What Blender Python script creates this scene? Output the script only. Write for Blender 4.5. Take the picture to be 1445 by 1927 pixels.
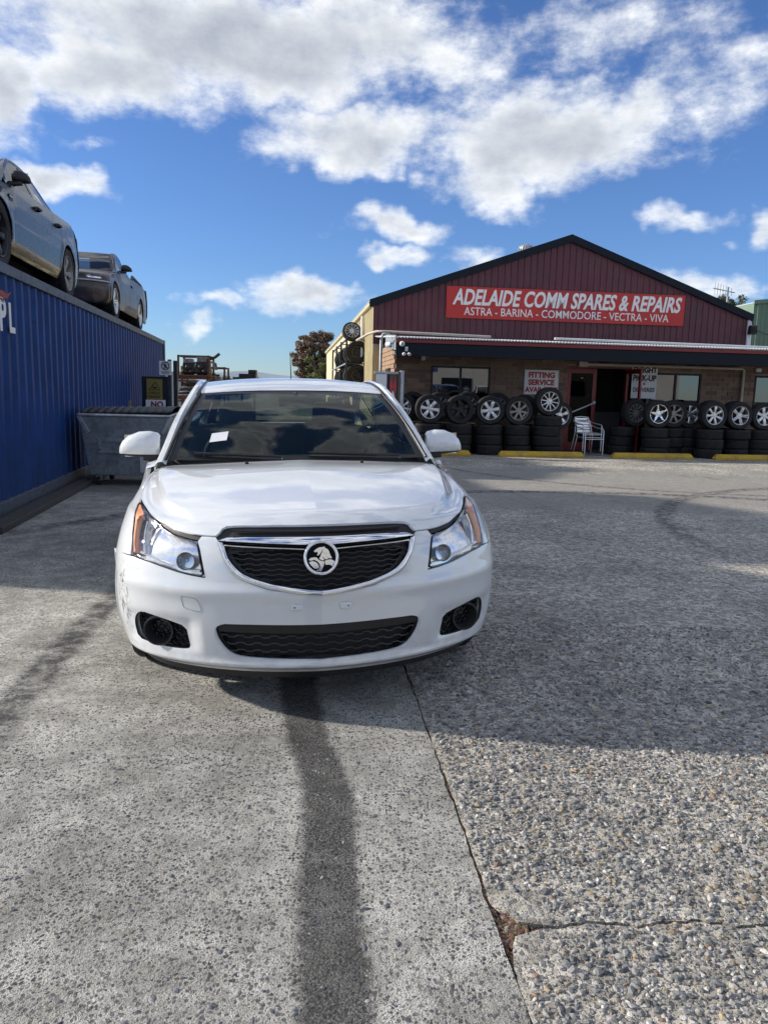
import bpy, bmesh, math, random
import numpy as np
from mathutils import Vector, Matrix, geometry
R = math.radians
scene = bpy.context.scene
for o in list(bpy.data.objects): bpy.data.objects.remove(o)
col = scene.collection
# ------------------------------------------------------------------ camera
cam_d = bpy.data.cameras.new('camera'); cam = bpy.data.objects.new('camera', cam_d); col.objects.link(cam)
cam_d.sensor_fit = 'HORIZONTAL'; cam_d.sensor_width = 36; cam_d.lens = 36*1447/1445; cam_d.clip_start = .05; cam_d.clip_end = 6000
_p, _r = R(8.841), R(1.416)
_f = Vector((0, math.cos(_p), -math.sin(_p))); _rt = Vector((1, 0, 0)); _u = _rt.cross(_f)
_R = math.cos(_r)*_rt + math.sin(_r)*_u; _U = -math.sin(_r)*_rt + math.cos(_r)*_u
cam.matrix_world = Matrix(((_R.x, _U.x, -_f.x, 0), (_R.y, _U.y, -_f.y, 0), (_R.z, _U.z, -_f.z, 1.388), (0, 0, 0, 1)))
scene.camera = cam
# ------------------------------------------------------------------ sky, sun, exposure
SUN_AZ, SUN_EL = R(-82.5), R(22.5)
world = bpy.data.worlds.new('World'); scene.world = world; world.use_nodes = True
class NT:
    """small node-graph helper"""
    def __init__(s, tree): s.t = tree; s.n = tree.nodes; s.l = tree.links
    def new(s, kind, **kw):
        n = s.n.new('ShaderNode'+kind)
        for k, v in kw.items(): setattr(n, k, v)
        return n
    def put(s, sock, val):
        if hasattr(val, 'is_output'): s.l.new(val, sock)
        elif val is not None: sock.default_value = val
    def math(s, op, a, b=None, c=None, clamp=False):
        n = s.new('Math', operation=op, use_clamp=clamp); s.put(n.inputs[0], a)
        if b is not None: s.put(n.inputs[1], b)
        if c is not None: s.put(n.inputs[2], c)
        return n.outputs[0]
    def vmath(s, op, a, b=None):
        n = s.new('VectorMath', operation=op); s.put(n.inputs[0], a)
        if b is not None: s.put(n.inputs[1], b)
        return n.outputs['Value'] if op in ('LENGTH', 'DOT_PRODUCT', 'DISTANCE') else n.outputs[0]
    def mix(s, f, a, b, mode='MIX'):
        n = s.new('Mix', data_type='RGBA', blend_type=mode); s.put(n.inputs[0], f)
        s.put(n.inputs[6], (*a, 1) if isinstance(a, tuple) and len(a) == 3 else a)
        s.put(n.inputs[7], (*b, 1) if isinstance(b, tuple) and len(b) == 3 else b)
        return n.outputs[2]
    def step(s, x, a, b, lo=0., hi=1., smooth=True):
        n = s.new('MapRange', interpolation_type='SMOOTHSTEP' if smooth else 'LINEAR')
        s.put(n.inputs[0], x)
        if a > b: a, b, lo, hi = b, a, hi, lo
        for i, v in enumerate((a, b, lo, hi)): n.inputs[i+1].default_value = v
        return n.outputs[0]
    def noise(s, vec, scale, detail=4, rough=.55, dist=0., out=0):
        n = s.new('TexNoise'); s.put(n.inputs['Vector'], vec); n.inputs['Scale'].default_value = scale
        n.inputs['Detail'].default_value = detail; n.inputs['Roughness'].default_value = rough; n.inputs['Distortion'].default_value = dist
        return n.outputs[out]
    def voro(s, vec, scale, feature='F1', rnd=1.):
        n = s.new('TexVoronoi', feature=feature); s.put(n.inputs['Vector'], vec); n.inputs['Scale'].default_value = scale
        n.inputs['Randomness'].default_value = rnd
        return n.outputs
    def comb(s, x, y, z=0.):
        n = s.new('CombineXYZ'); s.put(n.inputs[0], x); s.put(n.inputs[1], y); s.put(n.inputs[2], z); return n.outputs[0]
    def sep(s, v):
        n = s.new('SeparateXYZ'); s.put(n.inputs[0], v); return n.outputs
# clouds as (azimuth, elevation, half width, half height, weight), all in radians
CLOUDS = [(-.186,.385,.30,.060,1.1),(-.313,.350,.12,.050,1.),(-.052,.300,.11,.036,1.),(-.436,.318,.055,.055,1.),(.180,.300,.14,.056,1.05),
 (.118,.259,.075,.036,.9),(.222,.405,.19,.040,.62),(.371,.350,.10,.065,.62),(-.399,.228,.060,.021,.95),(.006,.200,.076,.019,.85),
 (.0,.167,.045,.014,.8),(.100,.165,.042,.024,.7),(-.108,.113,.072,.025,.95),(-.207,.103,.045,.011,.7),(-.255,.077,.032,.012,.7),
 (.333,.204,.052,.016,.7),(.429,.196,.028,.020,.8),(.368,.133,.060,.020,.75),(-.367,.275,.052,.013,.5),(.289,.320,.070,.036,.8),(.075,.355,.09,.031,.6)]
g = NT(world.node_tree); bg = world.node_tree.nodes['Background']
tc = g.new('TexCoord').outputs['Generated']
sx, sy, sz = g.sep(g.vmath('NORMALIZE', tc))
az = g.math('ARCTAN2', sx, sy); el = g.math('ARCSINE', sz)
P = g.comb(az, el)
warp = g.new('TexNoise'); g.put(warp.inputs['Vector'], P); warp.inputs['Scale'].default_value = 11; warp.inputs['Detail'].default_value = 3; warp.inputs['Roughness'].default_value = .6
wv = g.vmath('SUBTRACT', warp.outputs['Color'], (.5, .5, .5))
wv2 = g.vmath('MULTIPLY', wv, (.17, .085, 0))
P2 = g.vmath('ADD', P, wv2)
def cover(Pv):
    tot = None
    for a, e, rx, ry, wt in CLOUDS:
        m = g.new('Mapping', vector_type='TEXTURE'); g.put(m.inputs[0], Pv)
        m.inputs[1].default_value = (a, e, 0); m.inputs[3].default_value = (rx*1.25, ry*1.25, 1)
        v = g.step(g.vmath('LENGTH', m.outputs[0]), 0., 1.6, wt, 0.)
        tot = v if tot is None else g.math('MAXIMUM', tot, v)
    return tot
far = g.math('MAXIMUM', g.step(g.math('ABSOLUTE', az), .44, .62), g.step(el, .40, .52))
def density(Pv, Pn, det):
    """cloud cover of the part of the sky in view, carried on elsewhere by broken cumulus thickened to lift the ambient light"""
    cloud_plane = g.vmath('MULTIPLY', Pn, (1., 1.7, 1.))
    n1 = g.noise(cloud_plane, 9., det, .66)
    n2 = g.noise(cloud_plane, 2.6, 2, .5)
    cov = g.math('MULTIPLY_ADD', g.math('SUBTRACT', 1., far), cover(Pv), g.math('MULTIPLY', far, g.step(n2, .34, .60)))  # out-of-view cloud cover is made denser to brighten the shade
    return g.math('ADD', cov, g.math('MULTIPLY', g.math('SUBTRACT', n1, .5), 1.3)), n1, cov
d0, nl, cov0 = density(P2, P, 8)
mask = g.step(d0, .30, .88)
thick = g.step(g.math('ADD', cov0, g.math('MULTIPLY', g.math('SUBTRACT', nl, .5), .7)), .55, 1.15)
ns = g.noise(g.vmath('MULTIPLY', g.vmath('ADD', P, (-.018, .012, 0)), (1., 1.7, 1.)), 9., 5, .66)
lit = g.math('MULTIPLY_ADD', g.math('SUBTRACT', nl, ns), 2.6, .5, clamp=True)
sky = g.new('TexSky', sky_type='NISHITA', sun_disc=False, sun_elevation=SUN_EL, sun_rotation=SUN_AZ)
sky.altitude = 60; sky.air_density = 1.0; sky.dust_density = .12; sky.ozone_density = 2.5
skyc = g.mix(1., sky.outputs[0], (.63, .83, 1.22), 'MULTIPLY')
white = g.mix(thick, (8.8, 9.0, 9.2), (4.7, 5.0, 5.5))
cloudc = g.mix(lit, g.mix(1., white, (.74, .77, .82), 'MULTIPLY'), g.mix(1., white, (1.22, 1.2, 1.16), 'MULTIPLY'))
hz = g.step(el, .0, .12, .60, 1.)
fin = g.mix(g.math('MULTIPLY', mask, g.math('MULTIPLY', hz, .94)), skyc, cloudc)
g.put(bg.inputs[0], fin); bg.inputs[1].default_value = .092
world.cycles.sampling_method = 'MANUAL'; world.cycles.sample_map_resolution = 512
sun_d = bpy.data.lights.new('sun', 'SUN'); sun = bpy.data.objects.new('sun', sun_d); col.objects.link(sun)
sun_d.energy = 4.7; sun_d.angle = R(1.6); sun_d.color = (1., .92, .81)
_s = Vector((math.sin(SUN_AZ)*math.cos(SUN_EL), math.cos(SUN_AZ)*math.cos(SUN_EL), math.sin(SUN_EL)))
sun.rotation_euler = _s.to_track_quat('Z', 'Y').to_euler(); sun.location = _s*60
vs = scene.view_settings; vs.view_transform = 'Standard'; vs.look = 'None'; vs.exposure = .40; vs.gamma = 1; vs.use_curve_mapping = False
scene.render.engine = 'CYCLES'; scene.cycles.max_bounces = 6; scene.cycles.diffuse_bounces = 2; scene.cycles.glossy_bounces = 4; scene.cycles.adaptive_threshold = .02; scene.cycles.transparent_max_bounces = 12; scene.cycles.caustics_reflective = False; scene.cycles.caustics_refractive = False
scene.cycles.use_denoising = True
# ------------------------------------------------------------------ helpers
rng = np.random.default_rng(7); random.seed(7)
MATS = {}
def pm(name, base, rough=.5, metal=0., spec=.5, var=None, bump=None, coat=0., dirt=None, space='Object', extra=None):
    """procedural principled material; var=(scale, amount), bump=(scale, strength), dirt=(scale, colour, amount)"""
    if name in MATS: return MATS[name]
    m = bpy.data.materials.new(name); m.use_nodes = True; MATS[name] = m
    n = NT(m.node_tree); b = m.node_tree.nodes['Principled BSDF']
    b.inputs['Roughness'].default_value = rough; b.inputs['Metallic'].default_value = metal; b.inputs['Specular IOR Level'].default_value = spec
    b.inputs['Coat Weight'].default_value = coat; b.inputs['Coat Roughness'].default_value = .03
    co = n.new('TexCoord').outputs[space]
    c = (*base, 1)
    if var:
        f = n.noise(co, var[0], 5, .6)
        k = n.step(f, .25, .75, 1-var[1], 1+var[1], False)
        c = n.mix(1., c, n.comb(k, k, k), 'MULTIPLY')
    if dirt:
        f = n.step(n.noise(co, dirt[0], 6, .65, .4), .48, .68, 0, dirt[2]); c = n.mix(f, c, dirt[1])
        n.put(b.inputs['Roughness'], n.math('ADD', rough, n.math('MULTIPLY', f, .3), clamp=True))
    if extra: c = extra(n, b, co, c)
    n.put(b.inputs['Base Color'], c)
    if bump:
        bn = n.new('Bump'); bn.inputs['Strength'].default_value = bump[1]; bn.inputs['Distance'].default_value = .01
        n.put(bn.inputs['Height'], n.noise(co, bump[0], 4, .6)); n.put(b.inputs['Normal'], bn.outputs[0])
    return m
class MB:
    """collects shapes; build() links them as ONE mesh object"""
    def __init__(s): s.v = []; s.f = []; s.m = []; s.sm = []
    def add(s, vs, fs, mi=0, smooth=False):
        o = len(s.v); s.v += [tuple(map(float, p)) for p in vs]
        s.f += [tuple(i+o for i in f) for f in fs]; s.m += [mi]*len(fs); s.sm += [smooth]*len(fs); return s
    def box(s, c, d, rot=None, mi=0, taper=None):
        x, y, z = d[0]/2, d[1]/2, d[2]/2
        t = taper or (1, 1)
        vs = [Vector((sx*x*(t[0] if sz > 0 else 1), sy*y*(t[1] if sz > 0 else 1), sz*z)) for sz in (-1, 1) for sy in (-1, 1) for sx in (-1, 1)]
        if rot is not None: vs = [rot @ p for p in vs]
        return s.add([p+Vector(c) for p in vs], [(0, 2, 3, 1), (4, 5, 7, 6), (0, 1, 5, 4), (1, 3, 7, 5), (3, 2, 6, 7), (2, 0, 4, 6)], mi)
    def span(s, a, b, mi=0):
        return s.box([(a[i]+b[i])/2 for i in range(3)], [abs(b[i]-a[i]) for i in range(3)], None, mi)
    def tube(s, path, r, n=8, mi=0, cap=True, smooth=True):
        path = [Vector(p) for p in path]; rs = r if isinstance(r, (list, tuple)) else [r]*len(path)
        vs = []; prev = None
        for i, p in enumerate(path):
            d = (path[min(i+1, len(path)-1)]-path[max(i-1, 0)]).normalized()
            if prev is None: u = d.orthogonal().normalized()
            else: u = (prev-d*prev.dot(d)).normalized()
            prev = u; w = d.cross(u)
            vs += [p+(u*math.cos(t)+w*math.sin(t))*rs[i] for t in (2*math.pi*k/n for k in range(n))]
        fs = [(i*n+k, i*n+(k+1) % n, (i+1)*n+(k+1) % n, (i+1)*n+k) for i in range(len(path)-1) for k in range(n)]
        s.add(vs, fs, mi, smooth)
        if cap: s.add(vs[:n], [tuple(reversed(range(n)))], mi); s.add(vs[-n:], [tuple(range(n))], mi)
        return s
    def lathe(s, prof, n=24, M=None, mi=0, smooth=True, closed=False, arc=None):
        """prof of (radius, height) about local z, placed by matrix M"""
        M = M or Matrix(); vs = []
        for k in range(n):
            t = 2*math.pi*k/n; vs += [M @ Vector((r*math.cos(t), r*math.sin(t), h)) for r, h in prof]
        m = len(prof); fs = []
        for k in range(n):
            for i in range(m if closed else m-1):
                a, b = k*m+i, k*m+(i+1) % m; c, d = ((k+1) % n)*m+(i+1) % m, ((k+1) % n)*m+i
                fs.append((a, d, c, b))
        return s.add(vs, fs, mi, smooth)
    def prism(s, poly, h, M=None, mi=0, z0=0., bev=0.):
        """closed 2D polygon extruded z0..z0+h, placed by M (local xy plane)"""
        M = M or Matrix(); n = len(poly)
        if sum(poly[i][0]*poly[(i+1) % n][1]-poly[(i+1) % n][0]*poly[i][1] for i in range(n)) < 0: poly = poly[::-1]
        tri = geometry.tessellate_polygon([[Vector((x, y, 0)) for x, y in poly]])
        vs = [M @ Vector((x, y, z)) for z in (z0, z0+h) for x, y in poly]
        fs = [(i, (i+1) % n, n+(i+1) % n, n+i) for i in range(n)]
        for t in tri:
            a, b, c = t
            (x0, y0), (x1, y1), (x2, y2) = poly[a], poly[b], poly[c]
            if (x1-x0)*(y2-y0)-(x2-x0)*(y1-y0) < 0: b, c = c, b
            fs += [(n+a, n+b, n+c), (c, b, a)]
        return s.add(vs, fs, mi)
    def grid(s, fn, nu, nv, mi=0, smooth=True, flip=False):
        vs = [fn(i/nu, j/nv) for j in range(nv+1) for i in range(nu+1)]
        fs = [(j*(nu+1)+i, j*(nu+1)+i+1, (j+1)*(nu+1)+i+1, (j+1)*(nu+1)+i) for j in range(nv) for i in range(nu)]
        if flip: fs = [f[::-1] for f in fs]
        return s.add(vs, fs, mi, smooth)
    def strip(s, A, B, mi=0, smooth=True, flip=False):
        n = len(A); fs = [(i, i+1, n+i+1, n+i) for i in range(n-1)]
        return s.add(list(A)+list(B), [f[::-1] for f in fs] if flip else fs, mi, smooth)
    def mesh(s, name, mats):
        me = bpy.data.meshes.new(name); me.from_pydata(s.v, [], s.f)
        me.polygons.foreach_set('material_index', s.m); me.polygons.foreach_set('use_smooth', s.sm)
        for m in (mats if isinstance(mats, (list, tuple)) else [mats]): me.materials.append(m)
        me.update(); return me
    def build(s, name, mats, parent=None, bevel=0., loc=None, sharp=None, solid=0., seg=2):
        me = s.mesh(name, mats)
        if sharp is not None: me.shade_smooth(); me.set_sharp_from_angle(angle=R(sharp))
        o = link(name, me, parent)
        if loc is not None: o.location = loc
        if solid: md = o.modifiers.new('solid', 'SOLIDIFY'); md.thickness = solid; md.offset = -1
        if bevel: md = o.modifiers.new('bevel', 'BEVEL'); md.width = bevel; md.segments = seg; md.limit_method = 'ANGLE'; md.angle_limit = R(35)
        return o
def link(name, data, parent=None):
    o = bpy.data.objects.new(name, data); col.objects.link(o)
    if parent is not None: o.parent = parent
    return o
def tag(o, label=None, cat=None, group=None, kind=None):
    for k, v in (('label', label), ('category', cat), ('group', group), ('kind', kind)):
        if v: o[k] = v
    return o
def empty(name, label, cat, loc=(0, 0, 0), rz=0., group=None):
    o = link(name, None); o.location = loc; o.rotation_euler = (0, 0, rz); o.empty_display_size = .1
    return tag(o, label, cat, group)
def copy_tree(o, parent=None):
    c = o.copy(); col.objects.link(c); c.parent = parent
    for ch in list(o.children): copy_tree(ch, c)
    return c
def text(name, body, size, mat, parent, loc, rot=(R(90), 0, 0), shear=0., bold=0., sx=1., align='LEFT', ext=.002, space=1.):
    cu = bpy.data.curves.new(name, 'FONT'); cu.body = body; cu.size = size; cu.shear = shear; cu.offset = bold; cu.extrude = ext
    cu.align_x = align; cu.align_y = 'BOTTOM_BASELINE'; cu.space_character = space; cu.materials.append(mat); cu.resolution_u = 3
    t = link(name, cu); me = bpy.data.meshes.new_from_object(t.evaluated_get(bpy.context.evaluated_depsgraph_get())); bpy.data.objects.remove(t)
    me.name = name; o = link(name, me, parent); o.location = loc; o.rotation_euler = rot; o.scale = (sx, 1, 1); return o
def catmull(pts, n=8, closed=False):
    P = [np.array(p, float) for p in pts]; m = len(P); out = []
    for i in range(m if closed else m-1):
        p0, p1, p2, p3 = (P[(i+k) % m] if closed else P[min(max(i+k, 0), m-1)] for k in (-1, 0, 1, 2))
        for k in range(n):
            t = k/n; out.append(.5*((2*p1)+(-p0+p2)*t+(2*p0-5*p1+4*p2-p3)*t*t+(-p0+3*p1-3*p2+p3)*t**3))
    if not closed: out.append(P[-1])
    return out
def inside(pts, poly):
    """vectorised point-in-polygon"""
    x, y = pts[:, 0], pts[:, 1]; r = np.zeros(len(pts), bool); n = len(poly)
    for i in range(n):
        (x0, y0), (x1, y1) = poly[i], poly[(i+1) % n]
        if y0 == y1: continue
        r ^= ((y0 > y) != (y1 > y)) & (x < (x1-x0)*(y-y0)/(y1-y0)+x0)
    return r
def segdist(pts, poly, closed=True):
    d = np.full(len(pts), 1e9); n = len(poly)
    for i in range(n if closed else n-1):
        a = np.array(poly[i], float); b = np.array(poly[(i+1) % n], float); ab = b-a; L = ab@ab
        t = np.clip(((pts-a)@ab)/(L+1e-12), 0, 1); q = a+t[:, None]*ab; d = np.minimum(d, np.hypot(*(pts-q).T))
    return d
def cdt(outer, holes, step, scale=(1, 1), extra=None):
    """triangulate a 2D region with holes, filled with grid points; returns points, triangles"""
    loops = [outer]+list(holes); V = []; E = []
    sc = np.array(scale, float)
    for L in loops:
        o = len(V); V += [tuple(np.array(p, float)*sc) for p in L]; E += [(o+i, o+(i+1) % len(L)) for i in range(len(L))]
    O = np.array([np.array(p)*sc for p in outer]); HS = [[tuple(np.array(p)*sc) for p in h] for h in holes]
    (x0, y0), (x1, y1) = O.min(0), O.max(0)
    gx, gy = np.meshgrid(np.arange(x0+step/2, x1, step), np.arange(y0+step/2, y1, step)); G = np.stack([gx.ravel(), gy.ravel()], 1)
    if extra is not None: G = np.concatenate([G, np.array(extra, float)*sc])
    k = inside(G, [tuple(p) for p in O]) & (segdist(G, [tuple(p) for p in O]) > step*.45)
    for h in HS: k &= ~inside(G, h) & (segdist(G, h) > step*.45)
    G = G[k]; V = [Vector(p) for p in V]+[Vector(p) for p in G]
    r = geometry.delaunay_2d_cdt(V, E, [], 0, 1e-6)
    pts = np.array([tuple(p) for p in r[0]]); tri = np.array([f for f in r[2] if len(f) == 3])
    cen = pts[tri].mean(1); k = inside(cen, [tuple(p) for p in O])
    for h in HS: k &= ~inside(cen, h)
    tri = tri[k]
    a = pts[tri]; cr = (a[:, 1, 0]-a[:, 0, 0])*(a[:, 2, 1]-a[:, 0, 1])-(a[:, 1, 1]-a[:, 0, 1])*(a[:, 2, 0]-a[:, 0, 0])
    tri[cr < 0] = tri[cr < 0][:, ::-1]
    return pts/sc, tri
def np_mesh(name, verts, faces, mats, mat_idx=None, smooth=True, normals=None, col_attr=None):
    me = bpy.data.meshes.new(name); me.from_pydata(np.asarray(verts).tolist(), [], np.asarray(faces).tolist() if not isinstance(faces, list) else faces)
    for m in (mats if isinstance(mats, (list, tuple)) else [mats]): me.materials.append(m)
    me.polygons.foreach_set('use_smooth', [smooth]*len(me.polygons))
    if mat_idx is not None: me.polygons.foreach_set('material_index', mat_idx)
    if col_attr is not None:
        a = me.color_attributes.new('tint', 'FLOAT_COLOR', 'POINT'); a.data.foreach_set('color', np.concatenate([col_attr, np.ones((len(col_attr), 1))], 1).ravel())
    me.update()
    if normals is not None: me.normals_split_custom_set_from_vertices(np.asarray(normals).tolist())
    return me
# ------------------------------------------------------------------ ground
def jx1(y): return .36-.104*(y-1.53)
def jx2(y): return 2.73-.152*(y-5.29)
def curve_band(n, X, Y, pts, half, y0, y1, x0, x1, edge=.35):
    """mask of a band round the curve x(y) given by pts"""
    fc = n.new('FloatCurve'); c = fc.mapping.curves[0]
    P = sorted(((y-y0)/(y1-y0), (x-x0)/(x1-x0)) for x, y in pts)
    while len(c.points) < len(P): c.points.new(.5, .5)
    for q, p in zip(c.points, P): q.location = p
    fc.mapping.update()
    n.put(fc.inputs[1], n.step(Y, y0, y1, 0, 1, False))
    xc = n.math('MULTIPLY_ADD', fc.outputs[0], x1-x0, x0)
    d = n.math('ABSOLUTE', n.math('SUBTRACT', X, xc))
    return n.step(d, half*(1-edge), half*(1+edge), 1., 0.)
def ring_band(n, X, Y, cx, cy, r, half, edge=.5):
    d = n.math('ABSOLUTE', n.math('SUBTRACT', n.vmath('LENGTH', n.comb(n.math('SUBTRACT', X, cx), n.math('SUBTRACT', Y, cy))), r))
    return n.step(d, half*(1-edge), half*(1+edge), 1., 0.)
def concrete(name, coarse):
    m = bpy.data.materials.new(name); m.use_nodes = True; n = NT(m.node_tree); b = m.node_tree.nodes['Principled BSDF']
    co = n.new('TexCoord').outputs['Object']; X, Y, Z = n.sep(co)
    wob = n.vmath('ADD', co, n.vmath('MULTIPLY', n.vmath('SUBTRACT', n.noise(co, 60, 2, .5, out=1), (.5, .5, .5)), (.012, .012, 0)))
    big = n.noise(co, .8, 3, .6); mid = n.noise(co, 5., 3, .65); fine = n.noise(co, 420, 2, .7)
    if coarse:
        v1 = n.voro(wob, 62); v2 = n.voro(wob, 130)
        s1 = n.step(v1[0], .38, .52, 1, 0); s2 = n.step(v2[0], .30, .48, 1, 0)
        r1 = n.sep(v1[1])[0]; r2 = n.sep(v2[1])[1]
        st = n.new('ValToRGB'); e = st.color_ramp.elements; e[0].position = 0; e[0].color = (.07, .08, .095, 1); e[1].position = 1; e[1].color = (.74, .73, .71, 1)
        for p, c in ((.35, (.30, .31, .325, 1)), (.65, (.52, .52, .51, 1)), (.85, (.54, .49, .41, 1))): q = e.new(p); q.color = c
        n.put(st.inputs[0], r1)
        st2 = n.mix(r2, (.15, .155, .16), (.62, .59, .53))
        base = n.mix(n.step(mid, .3, .7), (.52, .48, .40), (.72, .67, .575))
        c = n.mix(n.math('MULTIPLY', s2, .75), base, st2); c = n.mix(n.math('MULTIPLY', s1, .92), c, st.outputs[0])
        h = n.math('MAXIMUM', n.math('MULTIPLY', s1, .9), n.math('MULTIPLY', s2, .5)); bs, bd = 1., .018
    else:
        v1 = n.voro(wob, 78); v2 = n.voro(wob, 215)
        r1 = n.sep(v1[1]); r2 = n.sep(v2[1])
        k1 = n.math('MULTIPLY', n.step(v1[0], .34, .46, 1, 0), n.step(r1[0], .42, .46)); k2 = n.math('MULTIPLY', n.step(v2[0], .30, .45, 1, 0), n.step(r2[0], .36, .42))
        wear = n.step(n.noise(co, 3.2, 5, .65), .34, .62)
        base = n.mix(n.step(mid, .3, .7), (.58, .565, .51), (.92, .905, .84))
        ch1 = n.mix(r1[1], (.05, .055, .065), (.24, .245, .25)); ch2 = n.mix(r2[1], (.06, .063, .068), (.32, .31, .29))
        c = n.mix(n.math('MULTIPLY', k2, n.math('MULTIPLY_ADD', wear, .45, .55)), base, ch2); c = n.mix(n.math('MULTIPLY', k1, n.math('MULTIPLY_ADD', wear, .40, .55)), c, ch1)
        h = n.math('SUBTRACT', n.math('MULTIPLY', n.noise(co, 150, 3, .7), 1.7), n.math('MULTIPLY', n.math('MAXIMUM', k1, k2), .55)); bs, bd = 1., .022
    v3 = n.voro(wob, 30. if coarse else 48.); gz = n.step(n.sep(v3[1])[2], .05, .95, *((.66, 1.34) if coarse else (.86, 1.12)), False); c = n.mix(1., c, n.comb(gz, gz, gz), 'MULTIPLY')
    c = n.mix(1., c, n.mix(n.step(fine, .25, .75, 0, 1, False), (.50, .50, .50), (1.5, 1.5, 1.5)), 'MULTIPLY')
    st_ = n.step(big, .30, .72, .76, 1.14); c = n.mix(1., c, n.comb(st_, st_, st_), 'MULTIPLY')
    # smoother pale concrete in front of the workshop
    brk = n.math('MULTIPLY', n.math('SUBTRACT', n.noise(co, .55, 2, .6), .5), 5.)
    pale = n.math('MULTIPLY', n.step(n.math('ADD', Y, brk), 9.0, 10.2), n.step(n.math('ADD', Y, brk), 15.2, 14.2))
    c = n.mix(n.math('MULTIPLY', pale, .75), c, n.mix(mid, (.30, .29, .265), (.42, .405, .37)))
    # oily damp patches
    oil = n.step(n.noise(co, .9, 3, .7), .58, .70, 0, .35); c = n.mix(oil, c, (.07, .072, .078))
    # tyre marks
    nb = n.step(n.noise(co, 130., 2, .7), .36, .60); nb2 = n.step(n.noise(co, 9., 3, .7), .34, .62)
    wx = n.math('ADD', X, n.math('MULTIPLY', n.math('SUBTRACT', n.noise(co, 14., 5, .85), .5), .10))
    t1 = n.math('MULTIPLY', n.math('MULTIPLY', curve_band(n, wx, Y, [(-.60, 5.5), (-.40, 3.6), (-.30, 3.0), (-.17, 2.48), (-.125, 1.91), (-.075, 1.51), (-.03, .8)], .088, .5, 6., -1., .4, .28), n.math('MULTIPLY_ADD', n.math('MULTIPLY', nb, n.step(n.noise(co, 6., 3, .6), .3, .6, .55, 1.)), .40, .62)), n.step(Y, 1.2, 3.0, .86, .97))
    t2 = n.math('MULTIPLY', curve_band(n, wx, Y, [(-1.86, 6.5), (-1.77, 4.94), (-1.67, 3.77), (-1.56, 2.95), (-1.35, 1.8), (-1.1, 1.)], .085, .5, 7., -2.4, -.6, .5), n.math('MULTIPLY_ADD', nb2, .55, .30))
    tm = n.math('MAXIMUM', t1, t2)
    for cx, cy, r, hw, k in ((3.2, 3.9, 7.4, .13, .8), (6.0, 16.6, 5.2, .10, .6), (8.5, 7.5, 5.4, .12, .7)):
        tm = n.math('MAXIMUM', tm, n.math('MULTIPLY', n.math('MULTIPLY', ring_band(n, wx, Y, cx, cy, r, hw), nb2), n.math('MULTIPLY', k, n.step(Y, 6.2, 8.2))))
    c = n.mix(tm, c, (.028, .029, .033))
    n.put(b.inputs['Base Color'], c); n.put(b.inputs['Roughness'], n.math('SUBTRACT', .88, n.math('MULTIPLY', tm, .2))); b.inputs['Specular IOR Level'].default_value = .35
    bn = n.new('Bump'); bn.inputs['Strength'].default_value = bs; bn.inputs['Distance'].default_value = bd
    n.put(bn.inputs['Height'], n.math('ADD', h, n.math('MULTIPLY', fine, .35))); n.put(b.inputs['Normal'], bn.outputs[0])
    return m
m_fine = concrete('fine_concrete', False); m_coarse = concrete('exposed_aggregate', True)
m_dirt = pm('packed_dirt', (.10, .088, .07), .95, var=(30, .5), bump=(90, .8))
def sheet(name, a, z, mat):
    x0, x1, y0, y1 = a
    return tag(MB().add([(x0, y0, z), (x1, y0, z), (x1, y1, z), (x0, y1, z)], [(0, 1, 2, 3)]).build(name, mat), kind='structure')
sheet('ground', (-2500, 2500, -2500, 2500), -.034, m_dirt)
def jag(pts, amp, seed, step=.03):
    r = np.random.default_rng(seed); out = []
    for (xa, ya), (xb, yb) in zip(pts, pts[1:]):
        L = math.hypot(xb-xa, yb-ya); k = max(1, int(L/step)) if min(ya, yb) < 6 else max(1, int(L/.4))
        ph = r.uniform(0, 6, 3)
        for i in range(k):
            t = i/k; w = amp*(.6*math.sin(t*L*9+ph[0])+.5*math.sin(t*L*31+ph[1])+r.normal()*.5) if 0 < i else 0
            nx, ny = -(yb-ya)/L, (xb-xa)/L; out.append((xa+(xb-xa)*t+nx*w, ya+(yb-ya)*t+ny*w))
    out.append(pts[-1]); return out
def slab(name, poly, mat, depth=.034):
    tri = geometry.tessellate_polygon([[Vector((x, y, 0)) for x, y in poly]]); n = len(poly)
    s = sum(poly[i][0]*poly[(i+1) % n][1]-poly[(i+1) % n][0]*poly[i][1] for i in range(n))
    if s < 0: poly = poly[::-1]; tri = geometry.tessellate_polygon([[Vector((x, y, 0)) for x, y in poly]])
    mb = MB(); vs = [(x, y, 0) for x, y in poly]; fs = []
    for a, b, c in tri:
        cr = (poly[b][0]-poly[a][0])*(poly[c][1]-poly[a][1])-(poly[c][0]-poly[a][0])*(poly[b][1]-poly[a][1])
        fs.append((a, b, c) if cr > 0 else (a, c, b))
    mb.add(vs, fs); mb.add([(x, y, z) for z in (0, -depth) for x, y in poly], [(n+i, n+(i+1) % n, (i+1) % n, i) for i in range(n)])
    return tag(mb.build(name, mat), kind='structure')
G1 = .0045
slab('concrete_slab', [(-10, -14), (jx1(-14)-G1, -14)]+jag([(jx1(y)-G1, y) for y in (-13.9, .3, 1.2, 3., 6., 26)], .0035, 3)+[(-10, 26)], m_fine)
crack = [(.350, 1.80), (.42, 1.835), (.50, 1.845), (.57, 1.868), (.64, 1.862), (.70, 1.850), (.78, 1.872), (.86, 1.885), (.95, 1.868), (1.05, 1.872), (1.25, 1.90), (1.6, 1.87), (2.2, 1.95), (2.8, 1.92), (jx2(1.95)-G1, 1.95)]
ca_ = jag(crack, .0045, 5, .02); x1j = lambda y: jx1(y)+G1
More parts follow.
